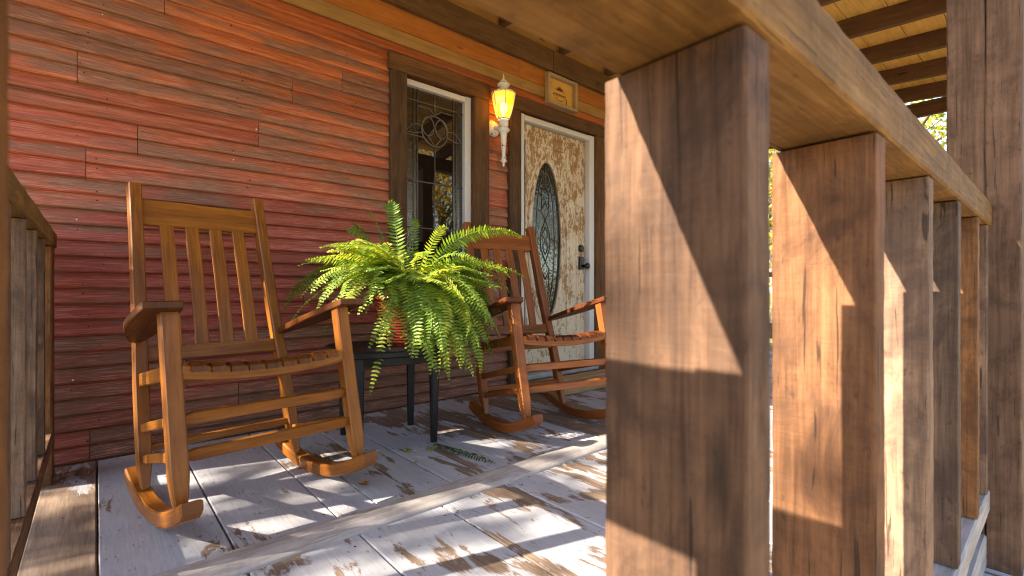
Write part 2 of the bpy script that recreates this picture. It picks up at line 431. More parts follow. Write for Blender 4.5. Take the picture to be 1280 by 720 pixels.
wear = [.14, .12, .60, .62, .55, .5, .58, .5, .42, .38, .3, .42, .3, .36, .3, .45]
for i in range(len(ex) - 1):
    floorboard(ex[i], ex[i + 1], 1.49, 2.698, wear[i] if i < len(wear) else frng.uniform(.3, .7))
ox = [-.27, -.155, 0.003, .295, .59, .878, 1.165, 1.455, 1.745, 2.035, 2.325, 2.615, 2.9, 3.19, 3.48, 3.77, 4.06, 4.35, 4.64, 4.93, 5.22, 5.51, 5.80, 6.1]
wear2 = [.1, .15, .56, .60, .60, .42, .48, .55, .62, .5, .66, .4]
for i in range(len(ox) - 1):
    floorboard(ox[i], ox[i + 1], .06, 1.385, wear2[i] if i < len(wear2) else frng.uniform(.3, .7))
for xs, ys in ((ex, (1.56, 2.1, 2.62)), (ox, (.14, .75, 1.31))):
    for a, b in zip(xs[:-1], xs[1:]):
        if a > 3.2: continue
        for y in ys:
            for x in ((a + .03, b - .03) if b - a > .2 else ((a + b) / 2,)):
                fb.lathe([(.0034, 0), (.003, .0006)], (x + frng.uniform(-.012, .012), y + frng.uniform(-.02, .02), .0004), 7, .5, 1, False)
floor = tag(fb.build('porch_floor', [M['floor'], M['nail']]), kind='structure')
# rounded strip that covers the seam between the two runs of boards
sb = MB(); rings = []; us = []
for i in range(61):
    x = -.12 + 6.2 * i / 60
    ring = []
    for k in range(13):
        a = math.pi * k / 12
        y = 1.437 + .066 * math.cos(a) * (1 + .03 * noise.noise(Vector((x * 6, k, 0)))); z = .015 * math.sin(a) ** .7 + .0015 * noise.noise(Vector((x * 9, k * .6, 3)))
        ring.append((x, y, z + .001))
    ring += [(x, 1.373, -.01), (x, 1.501, -.01)]
    rings.append(ring[::-1]); us.append(x)
sb.loft(rings, us, .36, 0, True)
tag(sb.build('floor_strip', M['strip']), kind='structure')
jb = MB()
for y in (.1, .9, 1.44, 2.1, 2.6): jb.box(-.27, 6.1, y - .04, y + .04, -.2, -.036, rnd=.2)
jb.box(-.27, 6.1, .02, .058, -.24, -.002, rnd=.5, jit=.002, seg=20)
jb.box(-.31, -.272, .02, 2.69, -.24, -.002, rnd=.6, jit=.002, seg=20)
for x in (-.2, 1.8, 3.8, 6.0):
    for y in (.12, 2.5): jb.box(x - .06, x + .06, y - .06, y + .06, -.42, -.2, rnd=.4)
tag(jb.build('floor_frame', M['post']), kind='structure')

# ------------------------------------------------------------------ house
house = empty('house', (3., W, 0))
tag(house, 'red lapped-board house wall with leaded window and weathered oval-glass door', 'house')
XL, XR = -.70, 6.1
openings = [(1.452, 1.972, .66, 2.075), (2.40, 3.275, -1, 2.068)]
sid = MB(); srng = random.Random(21)
PITCH = .0662
def lap_profile(zb, p):
    # one lap seen in section from the top down: recess, bellied face, drip, underside
    return [(.000, zb + p), (-.0035, zb + p * .93), (-.0085, zb + p * .76), (-.0145, zb + p * .45), (-.0175, zb + p * .24), (-.0170, zb + p * .15), (-.0125, zb + p * .085), (-.001, zb + p * .05), (.000, zb + .0005)]
def lay_board(x0, x1, zb, p, nl, rn, mat=0):
    g = .0012
    n = max(2, int((x1 - x0) / .12)); rings = []; us = []
    prof = []
    for k in reversed(range(nl)): prof += lap_profile(zb + k * p, p)
    for i in range(n + 1):
        x = x0 + g + (x1 - x0 - 2 * g) * i / n
        wv = .0012 * noise.noise(Vector((x * 1.7, zb * 5, 4)))
        rings.append([(x, W + dy + .002 + wv * .6 + .0008 * noise.noise(Vector((x * 5, z * 40, 1))), z + wv) for dy, z in prof]); us.append(x)
    # order so that the normal faces -Y
    sid.loft([r for r in rings], us, rn, mat, False, False, False)
    for q in (rings[0], rings[-1]):
        b = len(sid.v); sid.v += [tuple(v) for v in q] + [(q[-1][0], W + .02, q[-1][2]), (q[0][0], W + .02, q[0][2])]
        idx = list(range(b, b + len(q) + 2)); sid.face(idx if q is rings[-1] else idx[::-1], [(v[0], v[2]) for v in q] + [(0, 0), (0, 0)], rn, mat)
def spans(z0, z1, a, b):
    out = [(a, b)]
    for (x0, x1, o0, o1) in openings:
        if z1 > o0 + .01 and z0 < o1 - .01:
            nw = []
            for (s, e) in out:
                if x1 <= s or x0 >= e: nw.append((s, e)); continue
                if x0 > s: nw.append((s, x0))
                if x1 < e: nw.append((x1, e))
            out = nw
    return out
def nails(x, z):
    for dz in (-.02, .022):
        r = srng.uniform(.002, .004); zz = z + dz + srng.uniform(-.006, .006); xx = x + srng.uniform(-.008, .008)
        sid.lathe([(r, 0), (r * .8, .0025)], (xx, W - .0145, zz), 7, .5, 1 if srng.random() < .94 else 2, False, True, (0, -1, 0))
rowz = -.016 + 0.0
z = .0; r = 0
zones = []
while z < 2.13: zones.append((z, 2, PITCH)); z += 2 * PITCH
zt = z
for i, (z, nl, p) in enumerate(zones):
    joints = [XL]; x = XL + srng.uniform(.3, 2.6)
    while x < XR - .4: joints.append(x); x += srng.uniform(1.6, 3.4)
    if i == 8: joints = [XL, .147, 2.9, XR]
    if i == 5: joints = [XL, .845, 3.0, XR]
    if i == 12: joints = [XL, -.06, 2.2, XR]
    if i == 14: joints = [XL, 1.06, 3.5, XR]
    if joints[-1] != XR: joints.append(XR)
    for a, b in zip(joints[:-1], joints[1:]):
        rn = srng.random()
        for s, e in spans(z, z + 2 * p, a, b):
            if e - s < .02: continue
            if s >= 1.97 and e <= 2.41: lay_board(s, e, z, 2 * p, 1, rn) if i % 3 else lay_board(s, e, z, p, 2, rn)
            else: lay_board(s, e, z, p, 2, rn)
    for x in [XL + .1 + .58 * k for k in range(11)]:
        for s, e in spans(z, z + 2 * p, XL, XR):
            if s + .03 < x < e - .03: nails(x + .05 * math.sin(i * 2.4) , z + p)
def flat_board(zb, h, mat, rn):
    x = XL
    while x < XR:
        e = min(XR, x + srng.uniform(2.4, 3.6))
        if XR - e < .5: e = XR
        sid.box(x + .001, e - .001, W - .013, W + .012, zb + .0012, zb + h - .0012, c=.004, rnd=srng.random() * .3 + rn, mat=mat, seg=24, jit=.0015)
        x = e
H2 = 2.52
flat_board(zt, 2.335 - zt, 3, .3); flat_board(2.335, .15, 4, .4); flat_board(2.485, .15, 4, .3); flat_board(2.635, .16, 3, .3)
# body of the house behind the boards
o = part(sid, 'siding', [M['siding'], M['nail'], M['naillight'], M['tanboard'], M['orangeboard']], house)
core = MB()
core.box(XL, XR, W + .16, 7.0, -.42, 3.0, c=.01, rnd=.4)
core.box(XL, 1.45, W + .012, W + .158, -.42, 2.95, rnd=.4); core.box(1.975, 2.395, W + .012, W + .158, -.42, 2.95, rnd=.4)
core.box(3.28, XR, W + .012, W + .158, -.42, 2.95, rnd=.4)
core.box(1.451, 1.974, W + .012, W + .158, 2.08, 2.95, rnd=.4); core.box(1.451, 1.974, W + .012, W + .158, -.42, .65, rnd=.4)
core.box(2.396, 3.279, W + .012, W + .158, 2.075, 2.95, rnd=.4)
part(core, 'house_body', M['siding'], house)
bm_ = MB()
bm_.box(-.78, 2.73, W - .058, W - .014, 2.462, 2.628, c=.006, rnd=.31, seg=40, jit=.004)
bm_.box(2.734, 6.1, W - .060, W - .014, 2.460, 2.628, c=.006, rnd=.77, seg=40, jit=.004)
part(bm_, 'header_beam', M['beam'], house)

# window ------------------------------------------------------
YT = W - .045          # face of the casings
cs = MB()
cs.box(1.345, 1.455, YT, W - .004, .66, 2.062, rnd=.15, seg=24, jit=.003, c=.005)
cs.box(1.970, 2.100, YT, W - .004, .66, 2.062, rnd=.45, seg=24, jit=.003, c=.005)
cs.box(1.335, 2.103, YT - .004, W - .004, 2.066, 2.175, rnd=.95, seg=16, jit=.004, c=.006)
cs.box(1.33, 2.115, YT - .03, W - .004, .57, .655, rnd=.4, seg=16, jit=.003, c=.005)
win = part(cs, 'window', M['trim'], house)
sa = MB()
for (a, b, c_, d) in ((1.456, 1.470, .66, 2.06), (1.918, 1.968, .66, 2.06)): sa.box(a, b, W - .004, W + .05, c_, d, c=.003, rnd=.5)
sa.box(1.4705, 1.9175, W - .0035, W + .05, 2.022, 2.058, c=.003, rnd=.5); sa.box(1.4705, 1.9175, W - .0035, W + .05, .66, .71, c=.003, rnd=.5)
part(sa, 'sash', M['white'], win)
GX0, GX1, GZ0, GZ1 = 1.470, 1.918, .71, 2.022
pn = MB(); yg = W + .03
def pane(x0, x1, z0, z1, mat, d=0.):
    b = len(pn.v); pn.v += [(x0, yg - d, z0), (x1, yg - d, z0), (x1, yg - d, z1), (x0, yg - d, z1)]
    pn.face([b, b + 1, b + 2, b + 3], [(0, 0), (1, 0), (1, 1), (0, 1)], .5, mat)
cx = (GX0 + GX1) / 2
B1, B2 = 1.565, 1.84      # inner vertical cames
zz = [GZ0, .80, 1.13, 1.43, 1.72, 1.93, GZ1]
pane(GX0, B1, GZ0, GZ1, 1); pane(B2, GX1, GZ0, GZ1, 1); pane(B1, B2, 1.93, GZ1, 1); pane(B1, B2, GZ0, .80, 1)
for a, b in ((.80, 1.13), (1.13, 1.43), (1.43, 1.72), (1.72, 1.93)):
    pane(B1, cx, a, b, 0); pane(cx, B2, a, b, 0)
pn.box(GX0, GX1, yg + .02, yg + .03, GZ0, GZ1, rnd=.5, mat=0)
part(pn, 'pane', [M['glass'], M['pebble']], win)
cm = MB(); yc = yg - .004
def came(p, r=.0042):
    cm.tube([(x, yc, z) for x, z in p], r, 6)
for x in (B1, B2, B1 - .028, B2 + .028): came([(x, GZ0), (x, GZ1)], .0036)
came([(cx, GZ0), (cx, 1.66)]); came([(cx, 1.90), (cx, GZ1)])
for z in (.80, 1.13, 1.43): came([(GX0, z), (GX1, z)])
came([(GX0, 1.72), (cx - .075, 1.72)]); came([(GX0, 1.945), (cx, 1.945), (GX1, 1.945)]); came([(B1, 1.915), (cx - .05, 1.915), (cx, 1.885), (cx + .05, 1.915), (B2, 1.915)])
came([(cx + .11 * math.cos(a) * .9, 1.775 + .1 * math.sin(a)) for a in [2 * math.pi * k / 28 for k in range(29)]], .005)
for sgn in (-1, 1):
    came([(cx + sgn * .05 + .045 * math.cos(a), 1.80 + .062 * math.sin(a)) for a in [2 * math.pi * k / 18 for k in range(19)]], .004)
    came([(cx + sgn * .10, 1.79), (cx + sgn * .135, 1.80), (cx + sgn * .175, 1.785), (cx + sgn * .215, 1.735), (cx + sgn * .16, 1.735), (cx + sgn * .105, 1.75)], .004)
    came([(cx, 1.675), (cx + sgn * .05, 1.735), (cx, 1.80)], .004)
part(cm, 'lead_came', M['came'], win)

# door --------------------------------------------------------
dr = MB()
DX0, DX1, DZ0, DZ1 = 2.452, 3.196, .095, 2.010
yd = W + .02
OX, OZ, OA, OB = 2.722, 1.125, .172, .632      # the oval
OX = 2.80
OX = (DX0 + DX1) / 2 - .095
def slab_with_hole():
    n = 72
    pts_o = []; pts_r = []
    for k in range(n):
        a = 2 * math.pi * k / n
        ca, sa_ = math.cos(a), math.sin(a)
        pts_o.append((OX + OA * ca, OZ + OB * sa_))
        # ray to rectangle
        hx = (DX1 - OX) if ca > 0 else (OX - DX0); hz = (DZ1 - OZ) if sa_ > 0 else (OZ - DZ0)
        ang = Vector((ca * OA, sa_ * OB))
        t_ = min(hx / abs(ang.x) if abs(ang.x) > 1e-6 else 1e9, hz / abs(ang.y) if abs(ang.y) > 1e-6 else 1e9)
        pts_r.append((OX + ang.x * t_, OZ + ang.y * t_))
    # snap nearest to rectangle corners
    for cx_, cz_ in ((DX0, DZ0), (DX1, DZ0), (DX0, DZ1), (DX1, DZ1)):
        j = min(range(n), key=lambda q: (pts_r[q][0] - cx_) ** 2 + (pts_r[q][1] - cz_) ** 2); pts_r[j] = (cx_, cz_)
    rings = [[(x, yd + .04, z) for x, z in pts_r], [(x, yd, z) for x, z in pts_r], [(x, yd, z) for x, z in pts_o], [(x, yd + .04, z) for x, z in pts_o]]
    dr.loft(rings, [0, .04, .2, .24], .5, 0, False, True, False)
slab_with_hole()
def ring_mold(r0, r1, th):
    n = 64; rings = []
    for k in range(n + 1):
        a = 2 * math.pi * k / n; ca, sa_ = math.cos(a), math.sin(a)
        i_ = (OX + (OA + r0) * ca, OZ + (OB + r0) * sa_); o_ = (OX + (OA + r1) * ca, OZ + (OB + r1) * sa_); m_ = ((i_[0] + o_[0]) / 2, (i_[1] + o_[1]) / 2)
        rings.append([(i_[0], yd + .004, i_[1]), (i_[0], yd - th * .6, i_[1]), (m_[0], yd - th, m_[1]), (o_[0], yd - th * .5, o_[1]), (o_[0], yd + .004, o_[1])])
    dr.loft(rings, [k * .05 for k in range(n + 1)], .5, 0, True, True, False)
ring_mold(-.006, .034, .016)
def mold(x0, z0, x1, z1):
    for (a, b) in (((x0, z0), (x1, z0)), ((x1, z0), (x1, z1)), ((x1, z1), (x0, z1)), ((x0, z1), (x0, z0))):
        dr.beam((a[0], yd - .002, a[1]), (b[0], yd - .002, b[1]), .012, .026, (0, 0, 1) if a[1] == b[1] else (1, 0, 0), .004, .5)
mold(OX - .245, .36, OX + .245, 1.875)
mold(DX0 + .035, DZ0 + .06, DX1 - .10, DZ1 - .05)
door = part(dr, 'door', M['door'], house)
fr = MB()
fr.box(2.408, 2.448, W - .03, W + .06, .06, 2.058, c=.004, rnd=.5); fr.box(3.205, 3.268, W - .03, W + .06, .06, 2.058, c=.004, rnd=.5)
fr.box(2.4485, 3.2045, W - .0295, W + .06, 2.016, 2.057, c=.004, rnd=.5)
part(fr, 'door_frame', M['white'], door)
cz = MB()
cz.box(2.293, 2.405, YT, W - .004, .0, 2.066, rnd=.1, seg=26, jit=.003, c=.005)
cz.box(3.273, 3.405, YT, W - .004, .0, 2.066, rnd=.9, seg=26, jit=.003, c=.005)
cz.box(2.285, 3.412, YT - .003, W - .004, 2.070, 2.172, rnd=.55, seg=20, jit=.003, c=.005)
part(cz, 'door_casing', M['trim'], door)
th = MB(); th.box(2.407, 3.27, W - .075, W + .05, .045, .088, c=.01, rnd=.5); part(th, 'threshold', M['sill'], door)
op = MB(); n = 48
b0 = len(op.v); op.v += [(OX + OA * math.cos(2 * math.pi * k / n), yd + .012, OZ + OB * math.sin(2 * math.pi * k / n)) for k in range(n)]
op.face(list(range(n)), [(0, 0)] * n)
op.v += [(v[0], yd + .03, v[2]) for v in op.v[:n]]; op.face(list(range(n, 2 * n)), [(0, 0)] * n)
part(op, 'oval_pane', M['oval'], door)
cm = MB(); yc = yd + .009
def ell(fa, fb_, z0=0): return [(OX + OA * fa * math.cos(a), OZ + z0 + OB * fb_ * math.sin(a)) for a in [2 * math.pi * k / 40 for k in range(41)]]
came(ell(.99, .99), .005); came(ell(.60, .86), .0034)
for sg in (1, -1):
    came([(OX, OZ + sg * .62), (OX, OZ + sg * .44)], .003)
    came([(OX + .04, OZ + sg * .25), (OX + .04, OZ + sg * .38), (OX + .03, OZ + sg * .425), (OX, OZ + sg * .44), (OX - .03, OZ + sg * .425), (OX - .04, OZ + sg * .38), (OX - .04, OZ + sg * .25)], .003)
    came([(OX, OZ + sg * .31), (OX + .045, OZ + sg * .235), (OX, OZ + sg * .17), (OX - .045, OZ + sg * .235), (OX, OZ + sg * .31)], .0034)
    for s2 in (1, -1):
        came([(OX + s2 * .045, OZ + sg * .235), (OX + s2 * OA * .93, OZ + sg * .25)], .003)
        came([(OX, OZ + sg * .17), (OX + s2 * .05, OZ + sg * .06), (OX + s2 * .055, OZ)], .003)
for s2 in (1, -1):
    came([(OX + s2 * .055, OZ + .02), (OX + s2 * OA * .97, OZ)], .003)
    came([(OX, OZ + .11), (OX + s2 * .035, OZ + .05), (OX, OZ), (OX + s2 * .035, OZ - .05), (OX, OZ - .11)], .003)
part(cm, 'lead_came', M['came'], door)
lk = MB(); lk.lathe([(.031, 0), (.031, .012), (.026, .02), (.012, .022)], (3.143, yd, 1.085), 20, .5, 0, False, True, (0, -1, 0)); part(lk, 'deadbolt', M['blackmetal'], door)
lk = MB(); lk.box(3.112, 3.168, yd - .026, yd, .905, 1.015, c=.006); lk.box(3.120, 3.160, yd - .03, yd - .024, .955, 1.005, c=.003)
lk.lathe([(.014, 0), (.012, .03), (.024, .036), (.026, .05), (.02, .06), (.006, .062)], (3.152, yd - .024, .935), 16, .5, 0, True, True, (0, -1, 0))
part(lk, 'door_lock', M['blackmetal'], door)

# porch roof as part of the house ------------------------------
SL = .075
def zr(y): return 2.635 - SL * (2.70 - y)     # underside of the rafters
RX0, RX1, RY0, RY1 = -.80, 6.16, -.02, 2.70
rf = MB(); y = RY0; crng = random.Random(5)
while y < RY1 - .01:
    w_ = crng.choice([.19, .235, .14]); y2 = min(RY1, y + w_); x = RX0
    while x < RX1 - .01:
        x2 = min(RX1, x + crng.choice([1.22, 1.83, 2.44]))
        if RX1 - x2 < .5: x2 = RX1
        ym = (y + y2) / 2; dz = crng.uniform(0, .004)
        t_ = Vector((0, y2 - y, SL * (y2 - y)))
        rf.beam((x + .002, ym, zr(ym) + .142 + dz), (x2 - .002, ym, zr(ym) + .142 + dz), y2 - y - .004, .02, (0, -SL, 1), .002, crng.random(), 0, 4, .0015)
        x = x2
    y = y2
ym = (RY0 + RY1) / 2
rf.beam((RX0 - .05, ym, zr(ym) + .175), (RX1 + .05, ym, zr(ym) + .175), RY1 - RY0 + .1, .03, (0, -SL, 1), .004, .2, 1)
roof = part(rf, 'porch_roof', [M['ceiling'], plain('grey_roofing', (.12, .11, .10), .8, 0, .3, .3, 8)], house)
for k in range(12):
    x = [-.74, -.2, .40, 1.01, 1.63, 2.22, 2.84, 3.43, 4.02, 4.61, 5.20, 5.79][k]
    rb = MB(); rb.beam((x, RY0 + .03, zr(RY0 + .03) + .065), (x, RY1 - .03, zr(RY1 - .03) + .065), .045, .13, (0, -SL, 1), .004, None, 0, 16, .004)
    part(rb, 'rafter', M['rafter'], roof)
rb = MB(); rb.box(6.09, 6.14, .05, 2.66, 2.43, 2.57, rnd=.3, seg=14, jit=.003); part(rb, 'end_beam', M['rafter'], roof)
rb = MB(); rb.box(-.78, 6.14, .075, .215, 2.265, 2.436, c=.006, rnd=.6, seg=40, jit=.004); part(rb, 'eave_beam', M['beam'], roof)

# ------------------------------------------------------------------ posts and railings
def post(x0, x1, y0, y1, z1, label, rn):
    e = MB(); ym_ = y0 + (y1 - y0) * .47
    e.box(x0, x1, y0, ym_ - .0006, -.25, z1, c=.003, rnd=rn, seg=90, jit=.003); e.box(x0 + .001, x1, ym_ + .0006, y1, -.25, z1, c=.003, rnd=rn + .17, seg=90, jit=.003)
    o = e.build('porch_post', M['post'], None, ((x0 + x1) / 2, (y0 + y1) / 2, -.25))
    return tag(o, label, 'post', 'posts that carry the porch roof')
post(1.752, 1.905, .072, .214, 2.262, 'brown square porch post at the far end of the nearest railing', .73)
post(3.09, 3.243, .072, .214, 2.262, 'brown square porch post on the far side of the gap in the front railing', .6)
post(-.27, -.125, .07, .215, 2.262, 'square porch post at the near left corner of the porch', .3)
post(6.0, 6.14, .07, .21, 2.262, 'square porch post at the far right end of the porch', .5)

ZT0, ZT1 = .889, .947
def railing(label, rails, balusters, loc, extra=()):
    e = empty('porch_railing', loc)
    tag(e, label, 'railing', 'railings around the porch')
    for nm, mb_, mt in rails: part(mb_, nm, mt, e)
    for mb_ in balusters: part(mb_, 'baluster', M['rail'], e)
    for nm, mb_ in extra: part(mb_, nm, M['rail'], e)
    return e
def bal(x0, x1, y0, y1, z0, z1, rn):
    e = MB(); e.box(x0, x1, y0, y1, z0, z1, c=.0018, rnd=rn, seg=60, jit=.0022); return e
# front railing close to the camera
top = MB(); top.box(-.12, 1.750, .126, .231, ZT0, ZT1, c=.003, rnd=.4, seg=200, jit=.0022)
bot = MB(); bot.box(-.12, 1.750, .130, .245, .150, .205, c=.004, rnd=.62, seg=40, jit=.003)
skirt = MB(); skirt.box(-.12, 1.750, .135, .215, .004, .085, c=.004, rnd=.66, seg=40, jit=.003)
blk = MB(); blk.box(1.712, 1.7495, .1555, .205, .0875, .147, c=.003, rnd=.1)
bs = [bal(.306, .343, .130, .241, .208, ZT0 - .003, .04), bal(.617, .655, .130, .233, .208, ZT0 - .003, .24), bal(.908, .945, .130, .241, .208, ZT0 - .003, .97),
      bal(1.198, 1.234, .130, .241, .208, ZT0 - .003, .76), bal(1.492, 1.530, .130, .241, .208, ZT0 - .003, .4), bal(1.690, 1.722, .130, .241, .208, ZT0 - .003, .85),
      bal(-.062, -.0245, .130, .260, .208, ZT0 - .003, .5)]
railing('rough brown railing nearest the viewer, with broad balusters, ending at the tall post', [('top_rail', top, M['gold_rail']), ('bottom_rail', bot, M['grey_rail']), ('kick_board', skirt, M['grey_rail'])], bs, (.8, .18, .15), [('block', blk)])
top = MB(); top.box(3.245, 5.998, .126, .231, ZT0, ZT1, c=.003, rnd=.5, seg=60, jit=.0022)
bot = MB(); bot.box(3.245, 5.998, .130, .245, .150, .205, c=.004, rnd=.62, seg=40, jit=.003)
bs = [bal(x, x + .037, .130, .241, .208, ZT0 - .003, (.1, .45, .8, .3)[i % 4]) for i, x in enumerate((3.5, 3.8, 4.1, 4.4, 4.7, 5.0, 5.3, 5.6))]
railing('farther brown railing along the front of the porch beyond the gap', [('top_rail', top, M['gold_rail']), ('bottom_rail', bot, M['grey_rail'])], bs, (4.6, .18, .15))
# left end railing
top = MB(); top.box(-.232, -.118, .22, 2.62, ZT0, ZT1, c=.004, rnd=.35, seg=70, jit=.003)
bot = MB(); bot.box(-.228, -.120, .22, 2.455, .150, .200, c=.004, rnd=.62, seg=50, jit=.003)
bs = [bal(-.23, -.124, y, y + .037, .203, ZT0 - .003, rn) for y, rn in ((.47, .95), (.75, .6), (1.02, .9), (1.29, .85), (1.565, .93), (1.845, .88), (2.12, .70))]
ep = MB(); ep.box(-.265, -.124, 2.455, 2.60, -.03, ZT0 - .003, c=.004, rnd=.45, seg=40, jit=.003)
railing('rough brown railing along the left end of the porch meeting the red wall', [('top_rail', top, M['gold_rail']), ('bottom_rail', bot, M['rail'])], bs, (-.17, 1.4, .15), [('end_post', ep)])
# far right end railing
top = MB(); top.box(6.02, 6.12, .22, 2.66, ZT0, ZT1, c=.004, rnd=.35, seg=30, jit=.003)
bot = MB(); bot.box(6.03, 6.12, .22, 2.66, .16, .34, c=.004, rnd=.62, seg=30, jit=.003)
bs = [bal(6.03, 6.11, y, y + .037, .343, ZT0 - .003, .4) for y in (.5, .8, 1.1, 1.4, 1.7, 2.0, 2.52)]
railing('distant railing closing the far right end of the porch before the trees', [('top_rail', top, M['gold_rail']), ('bottom_rail', bot, M['step'])], bs, (6.07, 1.4, .15))

# ------------------------------------------------------------------ rocking chairs
def v3(x, y, z): return Vector((x, y, z))
def make_chair(label, loc, rz):
    root = empty('rocking_chair', loc, rz)
    tag(root, label, 'rocking chair', 'wooden rocking chairs on the porch')
    cr = random.Random(11)
    def add(mb_, name): return mb_.build(name, M['chair'], root)
    RR, YC = .86, .03
    def zb(y): return (y - YC) ** 2 / (2 * RR)
    for s in (-1, 1):
        # rocker
        e = MB(); rings = []; us = []; n = 26
        for i in range(n + 1):
            y = -.455 + .755 * i / n; x = s * .262
            sl = (y - YC) / RR; nn = Vector((0, -sl, 1)).normalized(); h = .046
            if i == 0: h = .040
            w_ = .048
            b = v3(x, y, zb(y)); t_ = b + nn * h; c = .005
            if i == 0: b += Vector((0, .012, .004)); 
            rings.append([b + Vector((-w_ / 2 + c, 0, 0)), b + Vector((w_ / 2 - c, 0, 0)), b + Vector((w_ / 2, 0, 0)) + nn * c, t_ + Vector((w_ / 2, 0, 0)) - nn * c,
                          t_ + Vector((w_ / 2 - c, 0, 0)), t_ + Vector((-w_ / 2 + c, 0, 0)), t_ + Vector((-w_ / 2, 0, 0)) - nn * c, b + Vector((-w_ / 2, 0, 0)) + nn * c])
            us.append(y)
        e.loft([r[::-1] for r in rings], us, .45); add(e, 'rocker')
        # front leg with cut taper at the foot
        tp = lambda f: (1, 1) if f > .16 else (.55 + .45 * (f / .16) ** .7, .62 + .38 * (f / .16) ** .7)
        e = MB(); e.beam((s * .267, -.345, .120), (s * .267, -.211, .655), .046, .046, (0, -1, .2), .004, .6, 0, 24, 0, tp); add(e, 'front_leg')
        # back post, slightly bent
        e = MB(); pts = [(.256, .129, .044), (.248, .242, .40), (.242, .285, .52), (.236, .345, .70), (.230, .415, .93), (.226, .481, 1.137)]
        tot = 0
        rings = []; us = []
        fine = []
        for a, b in zip(pts[:-1], pts[1:]):
            for k in range(4): fine.append(Vector(a).lerp(Vector(b), k / 4))
        fine.append(Vector(pts[-1]))
        for i, p in enumerate(fine):
            t_ = (fine[min(i + 1, len(fine) - 1)] - fine[max(0, i - 1)]).normalized(); rt = Vector((1, 0, 0)); up = rt.cross(t_).normalized()
            if i: tot += (fine[i] - fine[i - 1]).length
            f = min(1, max(0, tot / .10)); ww = .021 * (.55 + .45 * f); hh = .025 * (.6 + .4 * f); c = .004
            P = Vector((s * p.x, p.y, p.z))
            if i == 0: pass
            rings.append([P + rt * x + up * y for x, y in ((-ww + c, -hh), (ww - c, -hh), (ww, -hh + c), (ww, hh - c), (ww - c, hh), (-ww + c, hh), (-ww, hh - c), (-ww, -hh + c))]); us.append(tot)
        # refine the foot taper
        e.loft(rings, us, .5); add(e, 'back_post')
        # arm
        def catmull(o, sub=5):
            out = []; n_ = len(o)
            for i in range(n_):
                p0, p1, p2, p3 = [Vector(o[(i + q) % n_]) for q in (-1, 0, 1, 2)]
                for k in range(sub):
                    u = k / sub
                    out.append(.5 * ((2 * p1) + (p2 - p0) * u + (2 * p0 - 5 * p1 + 4 * p2 - p3) * u * u + (3 * p1 - p0 - 3 * p2 + p3) * u ** 3))
            return out
        o_ = [(.240, -.262), (.252, -.270), (.322, -.268), (.338, -.258), (.340, -.20), (.338, -.03), (.318, .10), (.288, .22), (.272, .268), (.240, .268), (.232, .20), (.226, .05), (.230, -.12), (.236, -.22)]
        o_ = [(s * x, y) for x, y in o_]
        if s < 0: o_ = o_[::-1]
        sm = catmull(o_, 3)
        sl = .25
        Mx = Matrix(((1, 0, 0, 0), (0, 1, 0, 0), (0, -sl, 1, .655 - .211 * sl + .0125), (0, 0, 0, 1)))
        e = MB(); e.prism([(p.x, p.y) for p in sm], Mx, .024, .05 if s > 0 else .02, 0, .004); add(e, 'arm')
        # side seat rail and side stretchers
        e = MB(); e.beam((s * .258, -.232, .485), (s * .246, .225, .405), .022, .045, (0, 0, 1), .003, .5); add(e, 'seat_rail')
        for zf, zr_ in ((.352, .245), (.255, .145)):
            e = MB(); e.beam((s * .267, -.345 + (zf - .12) * .25 + .018, zf), (s * .252, .129 + (zr_ - .044) * .31 - .018, zr_), .020, .030, (0, 0, 1), .003, cr.uniform(.5, 1)); add(e, 'side_stretcher')
    def cross(yz, half, w_, h_, name, rn, up=(0, 0, 1), sag=0.):
        e = MB(); tp = lambda f: (.75, .7) if f in (0., 1.) else (1, 1)
        e.beam((-half, yz[0], yz[1]), (half, yz[0], yz[1]), w_, h_, up, .003, rn, 0, 24, 0, tp if name == 'front_stretcher' else None, sag); add(e, name)
    fy = lambda z_: -.345 + (z_ - .12) * .25
    cross((fy(.356), .356), .246, .020, .034, 'front_stretcher', .7, (0, -.15, 1)); cross((fy(.257), .257), .246, .020, .034, 'front_stretcher', .75, (0, -.15, 1))
    cross((.165, .175), .235, .018, .026, 'back_stretcher', .5); cross((.228, .395), .232, .022, .045, 'back_seat_rail', .5)
    # concave front seat rail
    cross((-.262, .487), .246, .026, .042, 'front_seat_rail', .65, (0, 0, 1), -.020)
    # back: lower rail, crest rail, four slats leaning with the posts
    py = lambda z_: .285 + (z_ - .52) * .318
    rk = Vector((0, .318, 1)).normalized()
    cross((py(.487) - .003, .487), .224, .022, .055, 'lower_back_rail', .5, rk)
    e = MB(); e.beam((-.213, py(1.03) + .002, 1.03), (.213, py(1.03) + .002, 1.03), .022, .108, rk, .004, .55, 0, 16); add(e, 'crest_rail')
    for k, x in enumerate((-.136, -.045, .045, .136)):
        e = MB(); e.beam((x, py(.51), .510), (x * .96, py(.982), .982), .048, .014, (0, 1, -.318), .003, cr.uniform(.5, 1), 0, 12, 0, None, -.008); add(e, 'back_slat')
